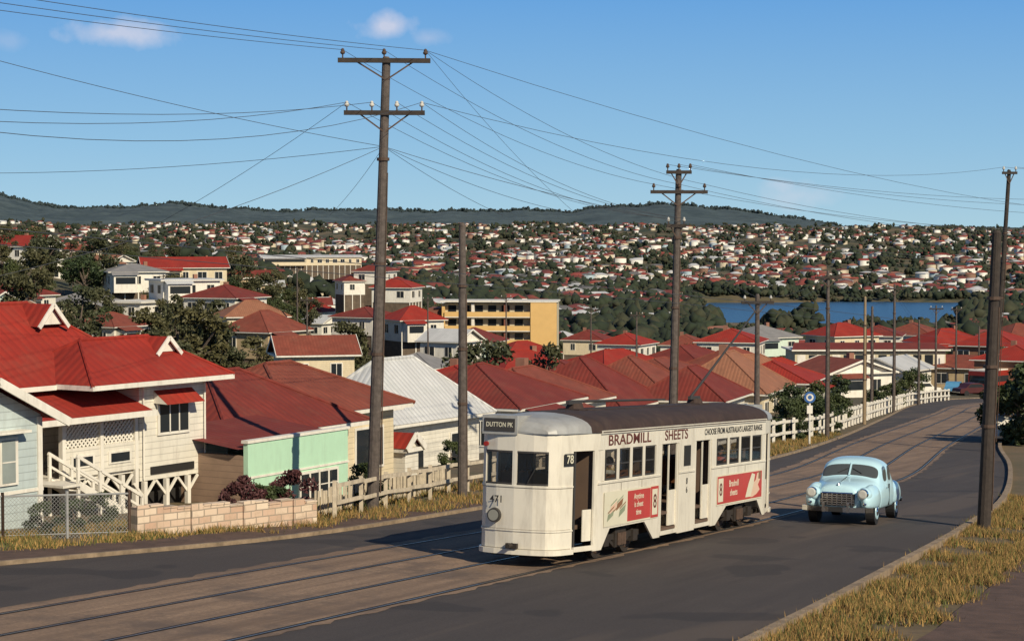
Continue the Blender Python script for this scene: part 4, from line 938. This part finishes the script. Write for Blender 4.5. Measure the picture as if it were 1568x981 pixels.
for px,Y,t in ((1030,71,345),(1160,85,455),(1268,104,420),(1325,126,458),(1370,150,440),(1408,178,492),(1434,195,470)):
    if prev:
        for dz in (0,.35): wire((bx(prev[0],prev[1]),prev[1],bz(prev[2],prev[1])-dz),(bx(px,Y),Y,bz(t,Y)-dz),.35)
    prev=(px,Y,t)
for T_ in (TRK,LT):
    pts=[p for p in T_ if p[1]>5]
    s=cu_.splines.new('POLY'); s.points.add(len(pts)-1)
    for i,p in enumerate(pts): s.points[i].co=(p[0],p[1],rp(p[0],p[1])+5.75,1)
wo=bpy.data.objects.new('overhead_wires',cu_); col.objects.link(wo)
# ------------------------------------------------------------------ fences, wall
def post_rail(name,pts,h,step,mat,rails,pw=.11,rh=.12):
    q=MB(); P=[Vector(p) for p in pts]; seg=[]
    for a,b in zip(P,P[1:]):
        n=max(1,round((b-a).length/step))
        for i in range(n): seg.append(a.lerp(b,i/n))
    seg.append(P[-1])
    zz=[float(hgt(p.x,p.y)) for p in seg]
    for p,z in zip(seg,zz): 
        j=random.uniform(-.04,.04); q.box(p.x-pw/2+j,p.x+pw/2+j,p.y-pw/2,p.y+pw/2,z-.2,z+h+.04+j,mat)
    for k in range(len(seg)-1):
        a,b=seg[k],seg[k+1]; j=random.uniform(-.03,.03)
        for r in rails: q.beam((a.x+.07,a.y-.06,zz[k]+r+j),(b.x+.07,b.y-.06,zz[k+1]+r-j),.045,rh,mat)
    return q.build(name)
fw=pm('weathered_white_timber',(.68,.58,.43),.85,.4,4,dirt=.5); fw2=pm('bright_white_timber',(.80,.75,.64),.8,.2,4,dirt=.3)
post_rail('guard_fence',[(-4.4,49.3),(-1.3,60),(2.4,68),(8,83)],.95,1.8,fw,(.45,.88),.10,.10)
post_rail('guard_fence',[(8,83),(16.3,105),(25.0,138),(34.8,174),(40.5,191),(44,200)],1.15,2.2,fw2,(.5,1.05),.14,.14)
q=MB()
for k in range(60):
    t=k/59; x=-4.95+2.9*t; y=50.1+10*t; z=float(hgt(x,y)); j=random.uniform(-.02,.02); q.box(x-.025+j,x+.025+j,y-.03,y+.03,z,z+.60+.1*random.random(),fw)
q.build('picket_fence')
def chain(name,a,b,h):
    a=Vector(a);b=Vector(b); n=max(1,round((b-a).length/1.5)); q=MB()
    for i in range(n+1):
        p=a.lerp(b,i/n); z=float(hgt(p.x,p.y)); q.cyl((p.x,p.y,z-.2),(p.x,p.y,z+h+.08),.035,.035,galv if i%2 else iron,8)
    za=float(hgt(a.x,a.y));zb=float(hgt(b.x,b.y))
    q.cyl((a.x,a.y,za+h),(b.x,b.y,zb+h),.022,.022,galv,6); q.cyl((a.x,a.y,za+.1),(b.x,b.y,zb+.1),.012,.012,galv,5)
    Ln=(b-a).length; st=.085; m=int(Ln/st)
    for k in range(-int(h/st),m):
        for sg in (0,1):
            x0=k*st; x1=x0+h; z0,z1=0,h
            if x0<0: z0=-x0; x0=0
            if x1>Ln: z1-= (x1-Ln); x1=Ln
            if z1<=z0: continue
            if sg: z0,z1=h-z0,h-z1
            p=a.lerp(b,x0/Ln);r=a.lerp(b,x1/Ln); q.beam((p.x,p.y,za+(zb-za)*x0/Ln+z0),(r.x,r.y,za+(zb-za)*x1/Ln+z1),.006,.006,galv)
    q.build(name)
chain('chain_link_fence',(-13.6,40.6),(-10.9,42.4),.95); chain('chain_link_fence',(-10.9,42.4),(-8.5,44.0),.95)
wallm,nt,b=newmat('limestone_block')
tc=N(nt,'ShaderNodeTexCoord').outputs['Object']; br=N(nt,'ShaderNodeTexBrick')
mp=N(nt,'ShaderNodeMapping'); mp.inputs['Rotation'].default_value=(math.pi/2,0,0); nt.links.new(tc,mp.inputs[0]); nt.links.new(mp.outputs[0],br.inputs['Vector'])
br.inputs['Color1'].default_value=(.70,.58,.44,1);br.inputs['Color2'].default_value=(.52,.34,.24,1);br.inputs['Mortar'].default_value=(.32,.26,.2,1);br.inputs['Scale'].default_value=1;br.inputs['Brick Width'].default_value=.36;br.inputs['Row Height'].default_value=.16;br.inputs['Mortar Size'].default_value=.015
o=mixc(nt,ramp(nt,noise(nt,tc,2.5,6,.7),.2,.5),(.38,.29,.2),br.outputs['Color']); nt.links.new(o,b.inputs['Base Color']); b.inputs['Roughness'].default_value=.9
E=empty('garden_wall',(-8.35,44.0,0),math.atan2(3.3,3.6)); q=MB()
Ln=5.0
for k in range(14):
    a=Ln*k/14;b_=Ln*(k+1)/14; x=-8.35+3.6/4.88*a;y=44+3.3/4.88*a; z=float(hgt(x,y)); j=random.uniform(-.05,.04)
    q.box(a,b_-.002,0,.22,z-.5,z+.60+j,wallm); q.box(a,b_-.004,-.02,.24,z+.602+j,z+.64+j,wallm)
    if k%4==0: q.box(a,a+.3,-.05,-.021,z-.4,z+.68,wallm)
q.build('blocks',parent=E)
x,y=bx(1241,97),97; z=rp(x,y); E=empty('bus_stop_sign',(x,y,z)); q=MB(); q.cyl((0,0,-.3),(0,0,2.5),.05,.05,white,8)
q.cyl((0,-.05,2.25),(0,-.07,2.25),.28,.28,pm('sign_blue',(.03,.12,.35),.5),24); q.cyl((0,-.071,2.25),(0,-.08,2.25),.18,.18,white,20); q.cyl((0,-.081,2.25),(0,-.09,2.25),.1,.1,MATS['sign_blue'],16); q.box(-.14,.14,-.06,-.04,1.45,1.85,white); q.build('post_and_disc',parent=E)
for px,Y,k,s,nm in ((382,47.8,1,.68,'maroon_shrub'),(352,47.3,1,.6,'maroon_shrub'),(400,48.2,0,.45,'shrub'),(437,49.4,1,.72,'maroon_shrub'),(423,49.2,0,.4,'shrub'),(556,53,0,.6,'shrub'),(150,46,0,.4,'shrub'),(110,45,0,.35,'shrub'),(60,44,0,.35,'shrub'),
  (1258,112,2,.7,'shrub'),(1275,120,2,.7,'shrub'),(1222,104,0,1,'shrub'),(1560,103,2,1.1,'shrub'),(1590,101,2,1.4,'shrub'),(1370,168,2,.7,'shrub'),(1210,100,0,1,'shrub'),(690,75,0,.5,'shrub'),(1335,152,2,.6,'shrub'),(1620,104,2,1.6,'shrub')):
    place(BM[k],nm,bx(px,Y),Y,s)
for px,Y,k,s in ((1285,170,4,.5),(1400,225,4,.6),(1212,135,4,.45),(1250,150,4,.45),(1450,285,0,.6),(1640,150,0,.7),(1395,205,2,.4)): place(TM[k],'tree',bx(px,Y),Y,s)
def grass(name,fn,n,h0,h1,w=.012,mat=None):
    X,Y=fn(n); Z=hgt(X,Y); n=len(X); h=rng.uniform(h0,h1,n); a=rng.uniform(0,6.283,n); ln=rng.normal(0,.35,(n,2))*h[:,None]
    dx=np.cos(a)*w;dy=np.sin(a)*w
    P=np.stack([np.stack([X-dx,Y-dy,Z],-1),np.stack([X+dx,Y+dy,Z],-1),np.stack([X+ln[:,0],Y+ln[:,1],Z+h],-1)],1).reshape(-1,3)
    npmesh(name,P,np.arange(3*n).reshape(n,3),mat,rng.integers(0,len(mat),n))
gm=[pm('dry_grass_blade',(.42,.26,.085),.9),pm('green_grass_blade',(.12,.13,.03),.9),pm('straw_blade',(.28,.17,.06),.9)]
def along(P,d0,d1,ya,yb,clump=.25,th=-.3):
    PY=np.array([p[1] for p in P]);PX=np.array([p[0] for p in P])
    def f(n):
        m=n//22; y=rng.uniform(ya,yb,m); x=np.interp(y,PY,PX)+rng.uniform(d0,d1,m)
        dens=np.sin(x*2.1+y*1.3)+np.sin(y*.9-x*1.7)+rng.normal(0,.6,m); k=dens>th; x=x[k];y=y[k]
        x=np.repeat(x,22)+rng.normal(0,clump*.5,len(x)*22); y=np.repeat(y,22)+rng.normal(0,clump*.5,len(y)*22); return x,y
    return f
grass('verge_grass',along(REs,.1,2.6,24,64,.22,-.1),100000,.04,.2,.012,gm)
grass('bank_grass',along(REs,5.3,9.5,26,60),70000,.1,.5,.014,gm)
grass('bank_grass',along(REs,5.0,6.4,30,50,.15,.3),22000,.3,.8,.012,gm)
grass('roadside_grass',along(LEs,-4.5,-.6,45,110),80000,.05,.25,.014,gm)
grass('garden_grass',along(LEs,-6,-2.1,36,47),25000,.05,.2,.014,[gm[1],gm[0]])
# ------------------------------------------------------------------ light, sky, camera
sd=Vector((-.56,.83,0)).normalized(); el=math.radians(33)
sund=Vector((-sd.x*math.cos(el),-sd.y*math.cos(el),math.sin(el)))
ld=bpy.data.lights.new('sun','SUN'); ld.energy=5.0; ld.angle=math.radians(.5); ld.color=(1,.88,.68)
lo=bpy.data.objects.new('sun',ld); col.objects.link(lo); lo.rotation_euler=sund.to_track_quat('Z','Y').to_euler()
w=bpy.data.worlds.new('World'); sc.world=w; w.use_nodes=True; nt=w.node_tree; bg=nt.nodes['Background']
sk=nt.nodes.new('ShaderNodeTexSky'); sk.sky_type='NISHITA'; sk.sun_disc=False; sk.sun_elevation=el; sk.sun_rotation=math.atan2(sund.x,sund.y)
sk.air_density=1.0; sk.dust_density=.1; sk.ozone_density=3.0
tcw=nt.nodes.new('ShaderNodeTexCoord').outputs['Generated']
ma_=nt.nodes.new('ShaderNodeVectorMath'); ma_.operation='MULTIPLY_ADD'; nt.links.new(tcw,ma_.inputs[0]); ma_.inputs[1].default_value=(1,1,2.6); ma_.inputs[2].default_value=(0,0,.10)
nm_=nt.nodes.new('ShaderNodeVectorMath'); nm_.operation='NORMALIZE'; nt.links.new(ma_.outputs[0],nm_.inputs[0]); nt.links.new(nm_.outputs[0],sk.inputs[0])
sx_=nt.nodes.new('ShaderNodeSeparateXYZ'); nt.links.new(tcw,sx_.inputs[0])
cr_=nt.nodes.new('ShaderNodeValToRGB'); nt.links.new(sx_.outputs[2],cr_.inputs[0])
e=cr_.color_ramp.elements; e[0].position=0.0; e[0].color=(.42,.64,.74,1); e[1].position=1.0; e[1].color=(.03,.07,.17,1)
for p_,c_ in ((.045,(.30,.56,.78)),(.12,(.14,.40,.80)),(.3,(.04,.12,.30))):
    x_=cr_.color_ramp.elements.new(p_); x_.color=(*c_,1)
gs=mixc(nt,1.0,cr_.outputs[0],(8.0,8.0,8.0),'MULTIPLY')
cur=mixc(nt,.85,sk.outputs[0],gs)
for px,py,rx,rz,st in ((180,52,.021,.0065,.6),(587,42,.014,.0065,.65),(1225,300,.018,.006,.28),(655,60,.008,.004,.25),(1190,282,.008,.003,.25),(15,65,.01,.004,.15)):
    d=Vector(((px-784)/F,1,(360-py)/F)).normalized()
    sb=nt.nodes.new('ShaderNodeVectorMath'); sb.operation='SUBTRACT'; nt.links.new(tcw,sb.inputs[0]); sb.inputs[1].default_value=d
    nz=nt.nodes.new('ShaderNodeTexNoise'); nz.inputs['Scale'].default_value=70; nz.inputs['Detail'].default_value=8; nt.links.new(tcw,nz.inputs['Vector'])
    ml=nt.nodes.new('ShaderNodeVectorMath'); ml.operation='MULTIPLY'; nt.links.new(sb.outputs[0],ml.inputs[0]); ml.inputs[1].default_value=(1/rx,1/rx,1/rz)
    ln=nt.nodes.new('ShaderNodeVectorMath'); ln.operation='LENGTH'; nt.links.new(ml.outputs[0],ln.inputs[0])
    ad=nt.nodes.new('ShaderNodeMath'); ad.operation='MULTIPLY_ADD'; nt.links.new(nz.outputs['Fac'],ad.inputs[0]); ad.inputs[1].default_value=-2.2; nt.links.new(ln.outputs['Value'],ad.inputs[2])
    mr=nt.nodes.new('ShaderNodeMapRange'); nt.links.new(ad.outputs[0],mr.inputs[0]); mr.inputs[1].default_value=.2; mr.inputs[2].default_value=-1.0; mr.inputs[3].default_value=0; mr.inputs[4].default_value=st
    cur=mixc(nt,mr.outputs[0],cur,(6.4,6.1,6.7))
nt.links.new(cur,bg.inputs[0]); bg.inputs[1].default_value=.12
cd=bpy.data.cameras.new('camera'); cd.lens=36*F/1568; cd.sensor_width=36; cd.clip_end=30000; cd.clip_start=.5
co=bpy.data.objects.new('camera',cd); col.objects.link(co); co.rotation_euler=(math.radians(90)-math.atan(130.5/F),0,0); sc.camera=co
sc.view_settings.view_transform='Standard'; sc.view_settings.look='None'; sc.view_settings.exposure=0
